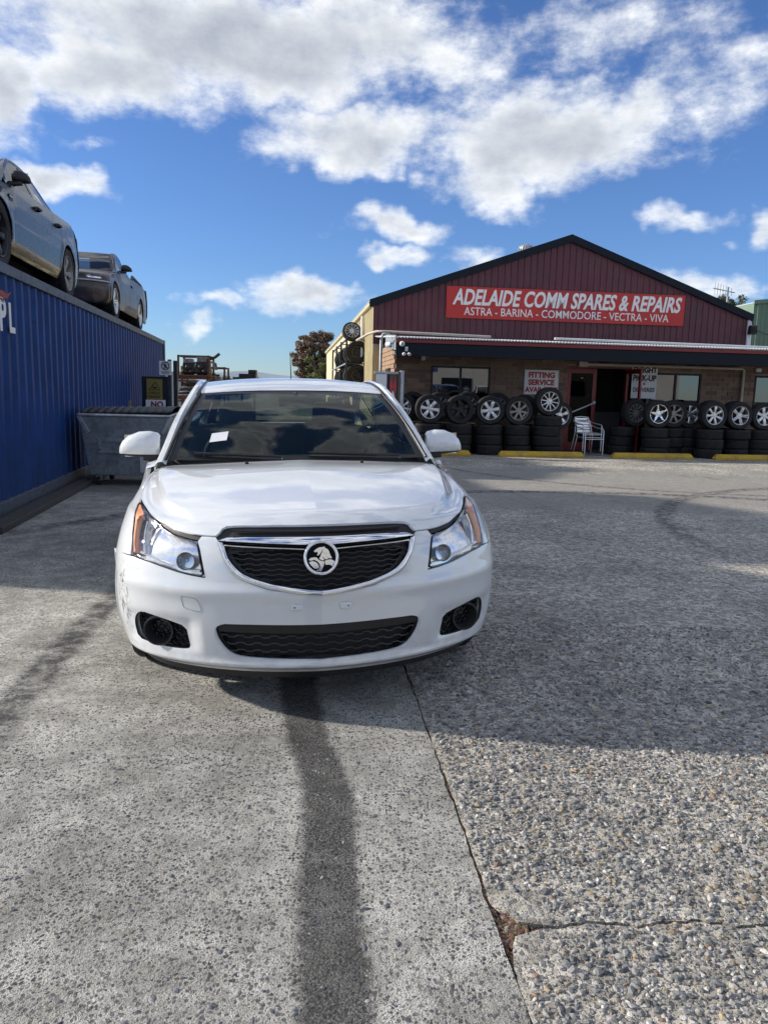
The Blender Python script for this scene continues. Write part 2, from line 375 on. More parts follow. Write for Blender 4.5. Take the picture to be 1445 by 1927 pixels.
near_edge = [(jx1(-14)+G1, -14)]+jag([(x1j(y), y) for y in (-13.9, .3, 1.2, 1.70)], .004, 6)
far_edge = jag([(x1j(y), y) for y in (1.93, 2.4, 3., 6., 26)], .004, 8)
# a chipped corner: the far piece starts behind a broken notch
slab('concrete_slab', near_edge+[(.358, 1.775), (.368, 1.805)]+[(x, y-.006) for x, y in ca_[4:]]+[(jx2(-14)-G1, -14)], m_coarse)
slab('concrete_slab', [(x, y+.006) for x, y in reversed(ca_[5:])]+[(.385, 1.862), (.356, 1.90)]+far_edge+[(jx2(26)-G1, 26)], m_coarse)
slab('concrete_slab', [(jx2(-14)+G1, -14), (34, -14), (34, 26), (jx2(26)+G1, 26)]+jag([(jx2(y)+G1, y) for y in (25.9, 9., 3., -13.9)], .004, 9), m_coarse)
# stones standing proud of the worn right-hand slab (one uncountable mass)
def ico():
    t = (1+5**.5)/2; v = np.array([(-1, t, 0), (1, t, 0), (-1, -t, 0), (1, -t, 0), (0, -1, t), (0, 1, t), (0, -1, -t), (0, 1, -t), (t, 0, -1), (t, 0, 1), (-t, 0, -1), (-t, 0, 1)])/math.sqrt(1+t*t)
    f = np.array([(0, 11, 5), (0, 5, 1), (0, 1, 7), (0, 7, 10), (0, 10, 11), (1, 5, 9), (5, 11, 4), (11, 10, 2), (10, 7, 6), (7, 1, 8), (3, 9, 4), (3, 4, 2), (3, 2, 6), (3, 6, 8), (3, 8, 9), (4, 9, 5), (2, 4, 11), (6, 2, 10), (8, 6, 7), (9, 8, 1)])
    return v, f
IV, IF = ico()
def stones(name, XY, size, tint, mat, bury=.35, flat=.62):
    n = len(XY); S = size[:, None]*np.stack([rng.uniform(.8, 1.5, n), rng.uniform(.6, 1., n), rng.uniform(.45, .8, n)*flat/.62], 1)
    V = IV[None]*(1+rng.normal(0, .13, (n, 12, 1)))*S[:, None]
    a = rng.uniform(0, 6.28, n); t = rng.normal(0, .22, n)
    ca, sa, ct, st = np.cos(a)[:, None], np.sin(a)[:, None], np.cos(t)[:, None], np.sin(t)[:, None]
    x, y, z = V[..., 0], V[..., 1], V[..., 2]; y, z = y*ct-z*st, y*st+z*ct; x, y = x*ca-y*sa, x*sa+y*ca
    V = np.stack([x+XY[:, :1], y+XY[:, 1:2], z+(S[:, 2]*bury)[:, None]+(XY[:, 2:3] if XY.shape[1] > 2 else 0)], -1).reshape(-1, 3)
    Fc = (IF[None]+12*np.arange(n)[:, None, None]).reshape(-1, 3)
    return link(name, np_mesh(name, V, Fc, mat, smooth=False, col_attr=np.repeat(tint, 12, 0)))
def tintmat(name, rough=.75):
    m = bpy.data.materials.new(name); m.use_nodes = True; n = NT(m.node_tree); b = m.node_tree.nodes['Principled BSDF']
    at = n.new('Attribute', attribute_name='tint'); k = n.step(n.noise(n.new('TexCoord').outputs['Object'], 260, 3, .6), .3, .7, .75, 1.25)
    n.put(b.inputs['Base Color'], n.mix(1., at.outputs['Color'], n.comb(k, k, k), 'MULTIPLY')); b.inputs['Roughness'].default_value = rough
    return m
m_stone = tintmat('aggregate_stone')
def scatter(n, x0, x1, y0, y1): return np.stack([rng.uniform(x0, x1, n), rng.uniform(y0, y1, n)], 1)
pts = np.concatenate([scatter(19000, .0, 2.0, 1.25, 3.0), scatter(9000, -.1, 2.6, 3.0, 4.6)])
k = (pts[:, 0] > jx1(pts[:, 1])+.02) & (pts[:, 0] < jx2(pts[:, 1])-.02) & (np.abs(pts[:, 0]) < .56*pts[:, 1]+.15)
cy_ = np.interp(pts[:, 0], [p[0] for p in crack], [p[1] for p in crack]); k &= np.abs(pts[:, 1]-cy_) > .012
k &= ~((pts[:, 0] < .47) & (np.abs(pts[:, 1]-1.83) < .16))
pts = pts[k]; n_ = len(pts)
pal = np.array([(.14, .145, .15), (.21, .21, .205), (.29, .285, .27), (.39, .375, .345), (.29, .235, .16), (.085, .09, .095), (.52, .50, .46), (.23, .15, .105)])
tint = pal[rng.choice(8, n_, p=[.20, .24, .20, .11, .09, .10, .04, .02])]*rng.uniform(.8, 1.2, (n_, 1))
tag(stones('exposed_aggregate_gravel', pts, np.clip(rng.lognormal(-5.2, .42, n_), .0025, .013), tint, m_stone, bury=.12), 'grey and beige stones exposed in the worn right-hand concrete', 'gravel', kind='stuff')
# flakes and grit on the left slab
pts = scatter(3000, -1.5, .35, 1.25, 3.2); pts = pts[(pts[:, 0] < jx1(pts[:, 1])-.02) & (np.abs(pts[:, 0]) < .55*pts[:, 1])]; n_ = len(pts)
tint = np.array([(.07, .08, .095), (.12, .13, .145), (.30, .29, .27), (.20, .20, .20)])[rng.choice(4, n_, p=[.42, .33, .10, .15])]*rng.uniform(.8, 1.2, (n_, 1))
tag(stones('slab_grit', pts, np.clip(rng.lognormal(-5.5, .42, n_), .002, .010), tint, m_stone, bury=-.25, flat=.4), 'dark stone chips set in the smoother left-hand concrete', 'gravel', kind='stuff')
# leaf litter and crumbs in the joint and the broken corner
yj = rng.uniform(1.3, 3.6, 1500); pj_ = np.stack([jx1(yj)+rng.normal(0, .006, 1500), yj, np.full(1500, -.010)], 1)
pc = np.stack([rng.normal(.372, .016, 1300), rng.normal(1.84, .05, 1300), np.full(1300, -.012)], 1); pc = pc[(pc[:, 0] > jx1(pc[:, 1])-.005) & (pc[:, 0] < .46)]
pd = np.array([(x, y, -.014) for x, y in ((crack[i][0]+t*(crack[i+1][0]-crack[i][0]), crack[i][1]+t*(crack[i+1][1]-crack[i][1])) for i in range(1, 10) for t in np.linspace(0, 1, 40))])+rng.normal(0, .003, (360, 3))*[1, 1, .5]
LP = np.concatenate([pj_, pc, pd]); n_ = len(LP)
tint = np.array([(.13, .055, .04), (.20, .12, .075), (.10, .085, .05), (.24, .22, .17), (.07, .09, .035)])[rng.choice(5, n_, p=[.34, .25, .2, .15, .06])]*rng.uniform(.6, 1.2, (n_, 1))
tag(stones('joint_debris', LP, rng.uniform(.0025, .0075, n_), tint, tintmat('leaf_litter', .9), bury=.5), 'reddish brown leaf litter packed in the slab joint', 'debris', kind='stuff')
# ------------------------------------------------------------------ shared materials
m_black = pm('black_plastic', (.014, .014, .016), .45, var=(40, .2))
m_rubber = pm('tyre_rubber', (.016, .016, .018), .72, spec=.35, var=(14, .35), dirt=(9, (.06, .056, .05, 1), .35))
m_white = pm('white_paint', (.78, .79, .80), .35, var=(6, .04))
m_galv = pm('galvanised_steel', (.42, .45, .48), .42, .75, var=(26, .22), dirt=(5, (.20, .21, .22, 1), .5))
m_chrome = pm('chrome', (.92, .93, .95), .05, 1.)
m_alloy = pm('silver_alloy', (.66, .67, .69), .28, .9, var=(20, .1))
m_darkalloy = pm('dark_alloy', (.03, .03, .034), .35, .6)
m_greyalloy = pm('dull_alloy', (.30, .29, .28), .5, .7, var=(25, .25))
m_letter = pm('white_lettering', (.82, .82, .80), .5)
m_redletter = pm('red_lettering', (.45, .015, .02), .5)
m_blackletter = pm('black_lettering', (.015, .015, .018), .5)
def glassmat(name, tint, refl=1.6, rough=.0):
    m = bpy.data.materials.new(name); m.use_nodes = True; t = m.node_tree; n = NT(t); t.nodes.remove(t.nodes['Principled BSDF'])
    tr = n.new('BsdfTransparent'); tr.inputs[0].default_value = (*tint, 1); gl = n.new('BsdfGlossy'); gl.inputs['Roughness'].default_value = rough
    fr = n.new('Fresnel'); mx = n.new('MixShader'); n.put(fr.inputs[0], n.step(n.new('NewGeometry').outputs['Backfacing'], 0., 1., refl, 1/refl, False))
    # a glass body reflects the same from either side of its sheet
    n.put(mx.inputs[0], fr.outputs[0]); n.put(mx.inputs[1], tr.outputs[0]); n.put(mx.inputs[2], gl.outputs[0])
    n.put(t.nodes['Material Output'].inputs[0], mx.outputs[0]); MATS[name] = m; return m
m_glass = glassmat('window_glass', (.30, .34, .33), 1.55)
m_clear = glassmat('clear_lens', (.96, .97, .98), 1.55)
# ------------------------------------------------------------------ shipping container
CA = math.atan(.157); CEX, CEY = math.cos(CA), -math.sin(CA)        # its long axis runs along local +y
def cpt(Y): return (-2.699-.157*Y, Y)
CY0, CY1 = 5.95, 21.18; CL = (CY1-CY0)/math.cos(CA); CH = 2.62
cont = empty('shipping_container', 'long blue corrugated steel shipping container carrying two cars', 'container', (*cpt(CY0), 0), CA)
def cont_blue(n, b, co, c):
    X, Y, Z = n.sep(co)
    scr = n.step(n.noise(n.vmath('MULTIPLY', co, (1, .6, 5.)), 3.2, 6, .75), .63, .70); rust = n.step(n.noise(n.vmath('MULTIPLY', co, (1, 1.6, .55)), 2.2, 6, .72), .62, .74)
    low = n.step(Z, .9, .05, 0, .5)
    c = n.mix(n.math('MULTIPLY', scr, .75), c, (.010, .014, .025)); c = n.mix(n.math('MULTIPLY', rust, .5), c, (.06, .05, .055)); c = n.mix(n.math('MULTIPLY', low, n.noise(co, 6, 5, .7)), c, (.05, .05, .052))
    return c
m_cont = pm('container_blue', (.008, .042, .17), .5, spec=.2, var=(2.2, .3), extra=cont_blue, bump=(3., .25))
m_rail = pm('container_rail', (.10, .125, .16), .55, .3, var=(12, .35), dirt=(7, (.14, .09, .06, 1), .5))
# corrugated side: trapezoid profile, one waving sheet
prof = []; pitch = .278; nw = int((CL-.3)/pitch); dep = .036
for i in range(nw):
    y = .15+i*pitch; prof += [(0, y), (0, y+.072), (-dep, y+.072+.068), (-dep, y+.072+.068+.070)]
prof += [(0, .15+nw*pitch)]
def side_dent(y, z): return -.012*math.exp(-((y-6.3)/.10)**2-((z-1.5)/.55)**2)-.010*math.exp(-((y-9.4)/.5)**2-((z-1.1)/.5)**2)+.004*math.sin(y*2.1)*math.sin(z*2.3)
mb = MB(); NZ = 10
zz = [.17+(CH-.28)*k/NZ for k in range(NZ+1)]
vs = [(x-.02+side_dent(y, z), y, z) for z in zz for x, y in prof]; w = len(prof)
mb.add(vs, [(j*w+i, j*w+i+1, (j+1)*w+i+1, (j+1)*w+i) for j in range(NZ) for i in range(w-1)])
mb.build('side_panel', m_cont, cont)
MB().span((-.08, .0, CH-.11), (.004, CL, CH)).build('top_rail', m_rail, cont, .006)
MB().span((-.08, .0, .03), (.004, CL, .17)).build('bottom_rail', m_rail, cont, .006)
for y in (.075, CL-.075): MB().span((-.10, y-.075, .0), (.010, y+.075, CH+.008)).build('corner_post', m_rail, cont, .01)
MB().span((-2.44, .02, CH-.03), (-.05, CL-.02, CH-.004)).build('roof_panel', m_cont, cont)
MB().span((-2.44, .02, .05), (-2.40, CL-.02, CH-.01)).build('far_side_panel', m_cont, cont)
MB().span((-2.40, CL-.06, .1), (-.04, CL-.02, CH-.04)).build('end_panel', m_cont, cont)
for s in (0, 1): MB().span((-2.36+s*1.17, .02, .1), (-1.21+s*1.17, .07, CH-.06)).build('end_door', m_cont, cont, .008)
for k in range(4): MB().tube([(-2.1+k*.6, -.02, .15), (-2.1+k*.6, -.02, CH-.1)], .02).build('locking_bar', m_galv, cont)
# printed letters and the red bird mark, seen on the side by the frame edge
def side_text(body, y, z, size, mat, name): return text(name, body, size, mat, cont, (.008, y, z), (R(90), 0, R(90)), bold=size*.03, sx=.92)
side_text('P', 2.06, 1.93, .46, m_letter, 'letter'); side_text('L', 2.36, 1.93, .42, m_letter, 'letter')
Myz = Matrix(((0, 0, 1, 0), (1, 0, 0, 0), (0, 1, 0, 0), (0, 0, 0, 1)))
MB().prism([(1.95, 2.30), (2.18, 2.33), (2.34, 2.31), (2.48, 2.345), (2.36, 2.27), (2.26, 2.255), (2.20, 2.20), (2.08, 2.235), (1.95, 2.24)], .004, Matrix.Translation((.006, 0, 0)) @ Myz).build('bird_mark', pm('faded_red', (.30, .045, .03), .6, var=(18, .4)), cont)
# timber kept along its foot
kb = MB().box((0, 0, .035), (.20, CL-1.2, .07)).build('timber_sleeper', pm('weathered_timber', (.055, .05, .048), .8, var=(20, .35), bump=(60, .6)), None, .01)
kb.location = (*(Vector(cpt(CY0)).to_3d()+Matrix.Rotation(CA, 3, 'Z') @ Vector((.17, CL/2+.4, 0)))[:2], 0); kb.rotation_euler = (0, 0, CA)
tag(kb, 'dark timber sleeper lying along the foot of the blue container', 'timber')
# ------------------------------------------------------------------ workshop building (local x along the front, y inwards)
BQ = (4.77, 19.96, 0); BT = R(7)
bld = empty('workshop_building', 'brick workshop with maroon corrugated gable and blue awning', 'building', BQ, BT)
m_mortar = pm('mortar', (.26, .24, .215), .9, var=(30, .2))
def brickcol(n, b, co, c):
    oi = n.new('ObjectInfo'); k = oi.outputs['Random']
    return n.mix(1., n.mix(k, (.165, .105, .078), (.29, .195, .14)), n.mix(n.noise(co, 60, 4, .6), (.75, .75, .75), (1.25, 1.22, 1.2)), 'MULTIPLY')
m_brick = pm('brown_brick', (.18, .115, .08), .85, extra=brickcol, bump=(120, .5))
m_brickmass = pm('tan_brick', (.32, .205, .13), .85, var=(5, .3), bump=(120, .5))
m_maroon = pm('maroon_cladding', (.105, .022, .034), .42, var=(1.5, .25), dirt=(1.6, (.10, .06, .06, 1), .5))
m_maroonp = pm('maroon_paint', (.20, .017, .022), .35, var=(8, .15))
m_navy = pm('navy_fascia', (.005, .010, .018), .6, spec=.25, var=(3, .2))
m_yellow = pm('yellow_cladding', (.50, .43, .25), .5, var=(2, .12), dirt=(1.5, (.30, .24, .12, 1), .4))
m_cream = pm('cream_panel', (.60, .53, .36), .6, var=(1.5, .12))
m_roof = pm('roof_sheet', (.55, .57, .58), .4, .3, var=(3, .1))
m_dark = pm('dark_interior', (.02, .02, .022), .9)
m_grime = pm('grey_floor', (.10, .10, .10), .8, var=(5, .3))
# brick core with openings
OPEN = [(-3.71, -2.19, 1.18, 2.08), (-.18, 1.98, -.1, 2.16), (2.06, 3.44, 1.25, 2.06), (4.93, 6.9, .9, 2.06)]
def wall_rects(x0, x1, z0, z1):
    xs = sorted({x0, x1, *[o[0] for o in OPEN], *[o[1] for o in OPEN]}); zs = sorted({z0, z1, *[o[2] for o in OPEN if o[2] > z0], *[o[3] for o in OPEN]})
    for a, b in zip(xs, xs[1:]):
        for c, d in zip(zs, zs[1:]):
            mx, mz = (a+b)/2, (c+d)/2
            if not any(o[0] < mx < o[1] and o[2] < mz < o[3] for o in OPEN): yield a, b, c, d
core = MB()
for a, b, c, d in wall_rects(-4.60, 7.2, 0., 2.62): core.span((a, .012, c), (b, .22, d))
core.span((-4.60, .23, 0), (-4.40, 3.0, 2.62))
core = core.build('wall', m_mortar, bld)
bm_ = MB().box((0, 0, 0), (.285, .09, .104)); brick_me = bm_.mesh('brick', m_brick)
half_me = MB().box((0, 0, 0), (.137, .09, .104)).mesh('brick', m_brick)
low = MB(); nb_ = 0; CH_ = .117; CW_ = .298
bricks = []
for k in range(22):
    z = .06+k*CH_
    if z > 2.58: break
    x = -4.60-(CW_/2 if k % 2 else 0)+CW_/2
    while x < 7.2:
        l, r = max(x-.1425, -4.60), min(x+.1425, 7.2)
        hit = [o for o in OPEN if o[0]-.01 < r and o[1]+.01 > l and o[2] < z+.05 and o[3] > z-.05]
        segs = [(l, r)]
        for o in hit:
            ns = []
            for a, b in segs:
                if a < o[0]: ns.append((a, min(b, o[0])))
                if b > o[1]: ns.append((max(a, o[1]), b))
            segs = ns
        for a, b in segs:
            if b-a > .05: bricks.append((a, b, z))
        x += CW_
vis = sorted([b for b in bricks if b[1] < 5.4 and b[2] > .98 and b[2] < 2.45], key=lambda b: -(b[1]-b[0])*10-b[2]*.01)[:296]
vset = set(vis)
for a, b, z in bricks:
    y = rng.uniform(-.006, .004)
    if (a, b, z) in vset:
        o = link('brick', brick_me, core); o.location = ((a+b)/2, .04+y, z); o.scale = ((b-a)/.285, 1, 1)
    else: low.box(((a+b)/2, .04+y, z), (b-a, .09, .104))
tag(low.build('brickwork', m_brick, core), kind='stuff')
sidew = MB()
for k in range(22):
    z = .06+k*CH_
    if z > 2.58: break
    y = .10+(.149 if k % 2 else 0)
    while y < 2.95:
        if not (.75 < y < 1.65 and 1.2 < z < 2.0): sidew.box((-4.615, y, z), (.05, .285, .104))
        y += CW_
tag(sidew.build('side_brickwork', m_brickmass, core), kind='stuff')
MB().span((-4.66, .72, 1.2), (-4.61, 1.68, 2.02)).build('side_window', pm('dark_pane', (.02, .025, .03), .1), bld)
# rooms behind: floor, back wall, faint furniture so that the openings look into a room
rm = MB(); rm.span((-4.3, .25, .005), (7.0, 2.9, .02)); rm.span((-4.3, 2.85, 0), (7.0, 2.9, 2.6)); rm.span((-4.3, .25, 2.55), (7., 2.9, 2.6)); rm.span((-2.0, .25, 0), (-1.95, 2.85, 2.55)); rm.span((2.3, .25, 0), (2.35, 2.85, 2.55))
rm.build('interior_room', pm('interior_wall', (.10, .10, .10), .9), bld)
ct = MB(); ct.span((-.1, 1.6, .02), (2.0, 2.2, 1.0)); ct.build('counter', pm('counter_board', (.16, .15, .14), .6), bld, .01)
for x, z, w_, h_ in ((.78, 1.62, .20, .26), (.98, 1.18, .16, .22), (1.25, 1.72, .14, .2)): MB().span((x, 2.83, z), (x+w_, 2.845, z+h_)).build('notice', m_white, bld)
# windows
m_alufr = pm('dark_aluminium', (.02, .02, .022), .4, .5)
def window(x0, x1, z0, z1, mull, light=True):
    fr = MB(); y0, y1 = -.02, .05; t = .045
    fr.span((x0, y0, z1-t), (x1, y1, z1)); fr.span((x0, y0, z0), (x1, y1, z0+t)); fr.span((x0, y0+.001, z0+t), (x0+t, y1, z1-t)); fr.span((x1-t, y0+.001, z0+t), (x1, y1, z1-t))
    for m_ in mull: fr.span((m_-.025, y0+.002, z0+t), (m_+.025, y1, z1-t))
    w_ = fr.build('window', m_alufr, bld, .004)
    xs = [x0+t, *mull, x1-t]
    for a, b in zip(xs, xs[1:]): MB().span((a+.01, .018, z0+t), (b-.01, .024, z1-t)).build('pane', m_pane, w_)
m_pane = glassmat('office_glass', (.16, .18, .18), 2.6)
window(-3.71, -2.19, 1.18, 2.08, [-2.955]); window(2.06, 3.44, 1.25, 2.06, [2.74]); window(4.93, 6.9, .9, 2.06, [5.9])
MB().span((-3.66, .008, 1.93), (-3.54, .012, 2.03)).build('window_sticker', pm('blue_sticker', (.08, .08, .25), .5), bld)
st = MB().lathe([(.0, 0), (.095, 0), (.095, .003), (0, .003)], 28, Matrix.Translation((-2.80, .012, 1.50)) @ Matrix.Rotation(R(90), 4, 'X')).build('round_sticker', pm('grey_sticker', (.30, .32, .34), .5), bld)
MB().lathe([(.066, 0), (.088, 0), (.088, .002), (.066, .002)], 28, Matrix.Translation((-2.80, .008, 1.50)) @ Matrix.Rotation(R(90), 4, 'X'), closed=True).build('ring', m_blackletter, st)
MB().span((-2.87, .006, 1.485), (-2.73, .008, 1.515)).build('band', m_blackletter, st)
# doors: fixed leaf on the left of the opening, open leaf swung out on the right
m_doorglass = glassmat('door_glass', (.10, .11, .12), 1.22); m_clearglass = glassmat('clear_door_glass', (.96, .97, .97), 1.2)
def door_leaf(name, W_, H_, parent, loc, rz, gm=None):
    d = MB(); t = .10; d.span((0, -.02, 0), (t, .02, H_)); d.span((W_-t, -.02, 0), (W_, .02, H_)); d.span((t, -.019, H_-.12), (W_-t, .019, H_)); d.span((t, -.019, 0), (W_-t, .019, .22))
    o = d.build(name, m_maroonp, parent, .004); o.location = loc; o.rotation_euler = (0, 0, rz)
    MB().span((t-.005, -.004, .2), (W_-t+.005, .004, H_-.11)).build('glass', gm or m_doorglass, o)
    MB().tube([(.03, -.055, .93), (W_-.03, -.055, 1.24)], .022, 10).build('push_bar', m_alloy, o)
    for x, z in ((.04, .93), (W_-.04, 1.24)): MB().span((x-.03, -.06, z-.04), (x+.03, -.015, z+.04)).build('bracket', m_galv, o)
    return o
d1 = door_leaf('door', .78, 2.10, bld, (-.16, .06, .02), 0)
MB().lathe([(0, 0), (.035, 0), (0, .002)], 16, Matrix.Translation((.39, -.008, 1.86)) @ Matrix.Scale(.6, 4, (0, 0, 1)) @ Matrix.Rotation(R(90), 4, 'X')).build('door_sticker', m_white, d1)
MB().span((.22, -.007, .78), (.56, -.005, .82)).build('door_lettering', pm('faint_print', (.12, .10, .10), .6), d1)
d2 = door_leaf('door', .86, 2.10, bld, (1.36, -.02, .02), R(-88), m_clearglass)
MB().span((.50, -.008, .88), (.62, -.006, 1.10)).build('door_notice', m_white, d2)
fr = MB(); fr.span((-.20, -.005, 2.13), (2.0, .10, 2.17)); fr.span((-.215, -.004, 0), (-.165, .10, 2.13)); fr.span((1.40, -.004, 0), (1.46, .10, 2.13)); fr.build('door_frame', m_maroonp, bld, .003)
MB().span((1.46, .03, 0), (2.0, .05, 2.13)).build('side_light', m_doorglass, bld)
MB().span((-.3, -.6, .0), (2.1, .25, .012)).build('door_step', m_grime, bld)
# awning
aw = MB(); aw.span((-4.78, -1.34, 2.245), (7.6, -1.28, 2.53)); aw = aw.build('awning_fascia', m_navy, bld, .006)
MB().span((-4.78, -1.372, 2.535), (7.6, -1.30, 2.615)).build('awning_trim', m_maroonp, bld, .004)
MB().span((-4.70, -1.27, 2.30), (7.5, .0, 2.32)).build('awning_soffit', pm('soffit_board', (.10, .10, .105), .8, var=(4, .2)), bld)
cor = MB(); n_ = 330; L0, L1 = -4.82, 7.6
def corr(u, v):
    s_ = L0+(L1-L0)*u; return (s_, -1.42+4.4*v, 2.655+.021*math.cos(2*math.pi*s_/.0762)+.30*v)
cor.grid(corr, 1000, 1)
cor.build('awning_roof', pm('white_roof_sheet', (.72, .73, .73), .45, var=(3, .06)), bld, solid=.012)
cap = MB().prism([(-1.36, 2.36), (-1.36, 2.70), (.6, 2.84), (.6, 2.52)], .01, Matrix.Translation((-4.80, 0, 0)) @ Myz); cap.build('awning_end_cap', m_galv, bld)
# white pipes lying on the awning, downpipe, beige drain under it
m_pvc = pm('white_pvc', (.74, .74, .72), .4, var=(5, .06)); m_beige = pm('beige_pipe', (.50, .46, .38), .55, var=(6, .1))
MB().tube([(-5.55, .35, 2.66), (-5.35, -.6, 2.76), (-5.22, -1.18, 2.775), (-5.05, -1.25, 2.775), (-2.55, -1.25, 2.735)], .030, 10).build('overflow_pipe', m_beige, bld)
MB().tube([(-1.0, -1.25, 2.745), (5.3, -1.25, 2.70)], .030, 10).build('overflow_pipe', m_pvc, bld)
MB().tube([(-4.86, -.75, 2.78), (-5.02, -.72, 2.76), (-5.06, -.70, 2.66), (-5.06, -.70, 0.)], .032, 10).build('downpipe', m_galv, bld)
MB().tube([(.20, -.07, 2.225), (4.50, -.07, 2.225), (4.56, -.07, 2.19), (4.56, -.07, .0)], .045, 4).build('drain_pipe', m_beige, bld)
MB().span((.06, -.14, 2.16), (.30, -.02, 2.29)).build('wall_light', m_beige, bld, .01)
MB().span((-3.97, -.06, 2.20), (-3.87, -.015, 2.33)).build('alarm_sensor', m_white, bld, .008)
MB().span((4.9, -.08, 2.16), (5.05, -.015, 2.25)).build('alarm_sensor', m_white, bld, .008)
# gable wall of the shed behind, in lapped sheets
GY = 3.0; gx0, gx1 = -4.88, 6.42; ax, az_ = .77, 5.80; ez = 3.84
def gz(x): return ez+(az_-ez)*(1-abs(x-ax)/(ax-gx0 if x < ax else gx1-ax))
sw = .76; i = 0; x = gx0
while x < gx1-.05:
    xe = min(x+sw, gx1); mb = MB(); pr = []
    q = x
    while q < xe-1e-6:
        for dx, dy in ((0, 0), (.13, 0), (.145, -.026), (.175, -.026)):
            if q+dx <= xe: pr.append((q+dx, GY+dy))
        q += .19
    pr.append((xe, GY))
    A = [(a, b+(.003 if i % 2 else 0), 2.75) for a, b in pr]; B = [(a, b+(.003 if i % 2 else 0), gz(a)) for a, b in pr]
    mb.strip(A, B, 0, False); mb.build('cladding_sheet', m_maroon, bld); x = xe; i += 1
MB().span((gx0+.01, GY+.005, 0), (gx1-.01, GY+.05, 2.80)).build('lower_front_wall', m_yellow, bld)
# barge boards, roof, ridge
for xa, xb in ((gx0-.12, ax), (gx1+.12, ax)):
    za, zb = gz(gx0)-.045, az_+.02
    s_ = 1 if xb > xa else -1
    P4 = [(xa, za-.04), (xb, zb-.04), (xb, zb+.17), (xa, za+.17)]
    MB().prism(P4, .09, Matrix(((1, 0, 0, 0), (0, 0, 1, GY-.11), (0, 1, 0, 0), (0, 0, 0, 1)))).build('barge_board', m_navy, bld, .006)
    rf = MB().add([(xa, GY-.03, za+.15), (xb, GY-.03, zb+.15), (xb, 32, zb+.15), (xa, 32, za+.15)], [(0, 1, 2, 3) if s_ > 0 else (3, 2, 1, 0)]).build('roof', m_roof, bld, solid=.03)
# side wall: yellow ribbed sheet, then cream panels
def ribbed(y0, y1, z0, z1, pitch_, x_):
    pr = []; q = y0
    while q < y1:
        pr += [(x_, q), (x_, q+pitch_*.62), (x_-.028, q+pitch_*.72), (x_-.028, q+pitch_*.9)]; q += pitch_
    pr.append((x_, y1)); return [(a, b, z0) for a, b in pr], [(a, b, z1) for a, b in pr]
A, B = ribbed(3.02, 11.5, 0, ez-.03, .19, gx0); MB().strip(B, A, 0, False).build('side_cladding', m_yellow, bld)
for k in range(5):
    y0 = 11.5+k*4.1; MB().span((gx0-.02, y0+.01, 1.9 if k in (2, 3) else 0), (gx0+.14, y0+4.09, ez-.03)).build('cream_panel', m_cream, bld, .01)
for k in (2, 3): MB().span((gx0+.02, 11.5+k*4.1+.2, 0), (gx0+.1, 11.5+k*4.1+3.9, 1.9)).build('side_door', pm('roller_door', (.35, .30, .18), .6), bld)
MB().tube([(gx0-.06, 3.0, ez+.02), (gx0-.06, 32, ez+.02)], .07, 6).build('gutter', m_cream, bld)
MB().span((gx0+.05, 31.8, 0), (gx1, 32, ez)).build('rear_wall', m_cream, bld)
MB().span((gx1-.1, 3.05, 0), (gx1, 31.8, ez)).build('side_wall', m_cream, bld)
MB().span((6.40, 2.93, 2.9), (6.52, 3.0, 3.80)).build('corner_flashing', m_white, bld, .006)
for y in (5.4, 8.2): MB().tube([(gx0-.09, y, ez-.1), (gx0-.09, y, 2.4)], .05, 8).build('downpipe', m_pvc, bld)
# whirlybird just over the ridge
wv_ = MB(); T_ = Matrix.Translation((.50, 6.5, 6.02)); wv_.lathe([(.12, -.2), (.12, .02), (.20, .06), (.235, .16), (.20, .27), (.10, .32), (0, .33)], 20, T_); wv_ = wv_.build('roof_ventilator', m_galv, bld)
for k in range(18):
    a = k*math.pi/9; MB().tube([(.50+.205*math.cos(a), 6.5+.205*math.sin(a), 6.08), (.50+.25*math.cos(a+.12), 6.5+.25*math.sin(a+.12), 6.18), (.50+.205*math.cos(a+.24), 6.5+.205*math.sin(a+.24), 6.28)], .012, 4).build('vane', m_galv, wv_)
def onb(x, y, z): return tuple(Vector(BQ)+Matrix.Rotation(BT, 3, 'Z') @ Vector((x, y, z)))
# ------------------------------------------------------------------ signs on the building
m_signred = pm('sign_red', (.50, .028, .022), .45, var=(2, .06)); m_signred2 = pm('sign_red_faded', (.40, .028, .035), .45, var=(2, .06))
sg = empty('banner_sign', 'long red shop banner with two lines of white lettering on the gable', 'sign', onb(.77, 2.93, 3.55), BT)
for k, (a, b) in enumerate(((-3.58, -.75), (-.75, .9), (.9, 3.58))): MB().span((a+.002, 0, -.005), (b-.002, .03, .875)).build('panel', (m_signred, m_signred2, m_signred)[k], sg, .003)
text('headline', 'ADELAIDE COMM SPARES & REPAIRS', .60, m_letter, sg, (.02, -.004, .385), shear=.24, bold=.017, sx=.70, align='CENTER', ext=.004, space=1.0)
text('subline', 'ASTRA - BARINA - COMMODORE - VECTRA - VIVA', .315, m_letter, sg, (.02, -.004, .09), bold=.001, sx=.87, align='CENTER', ext=.003)
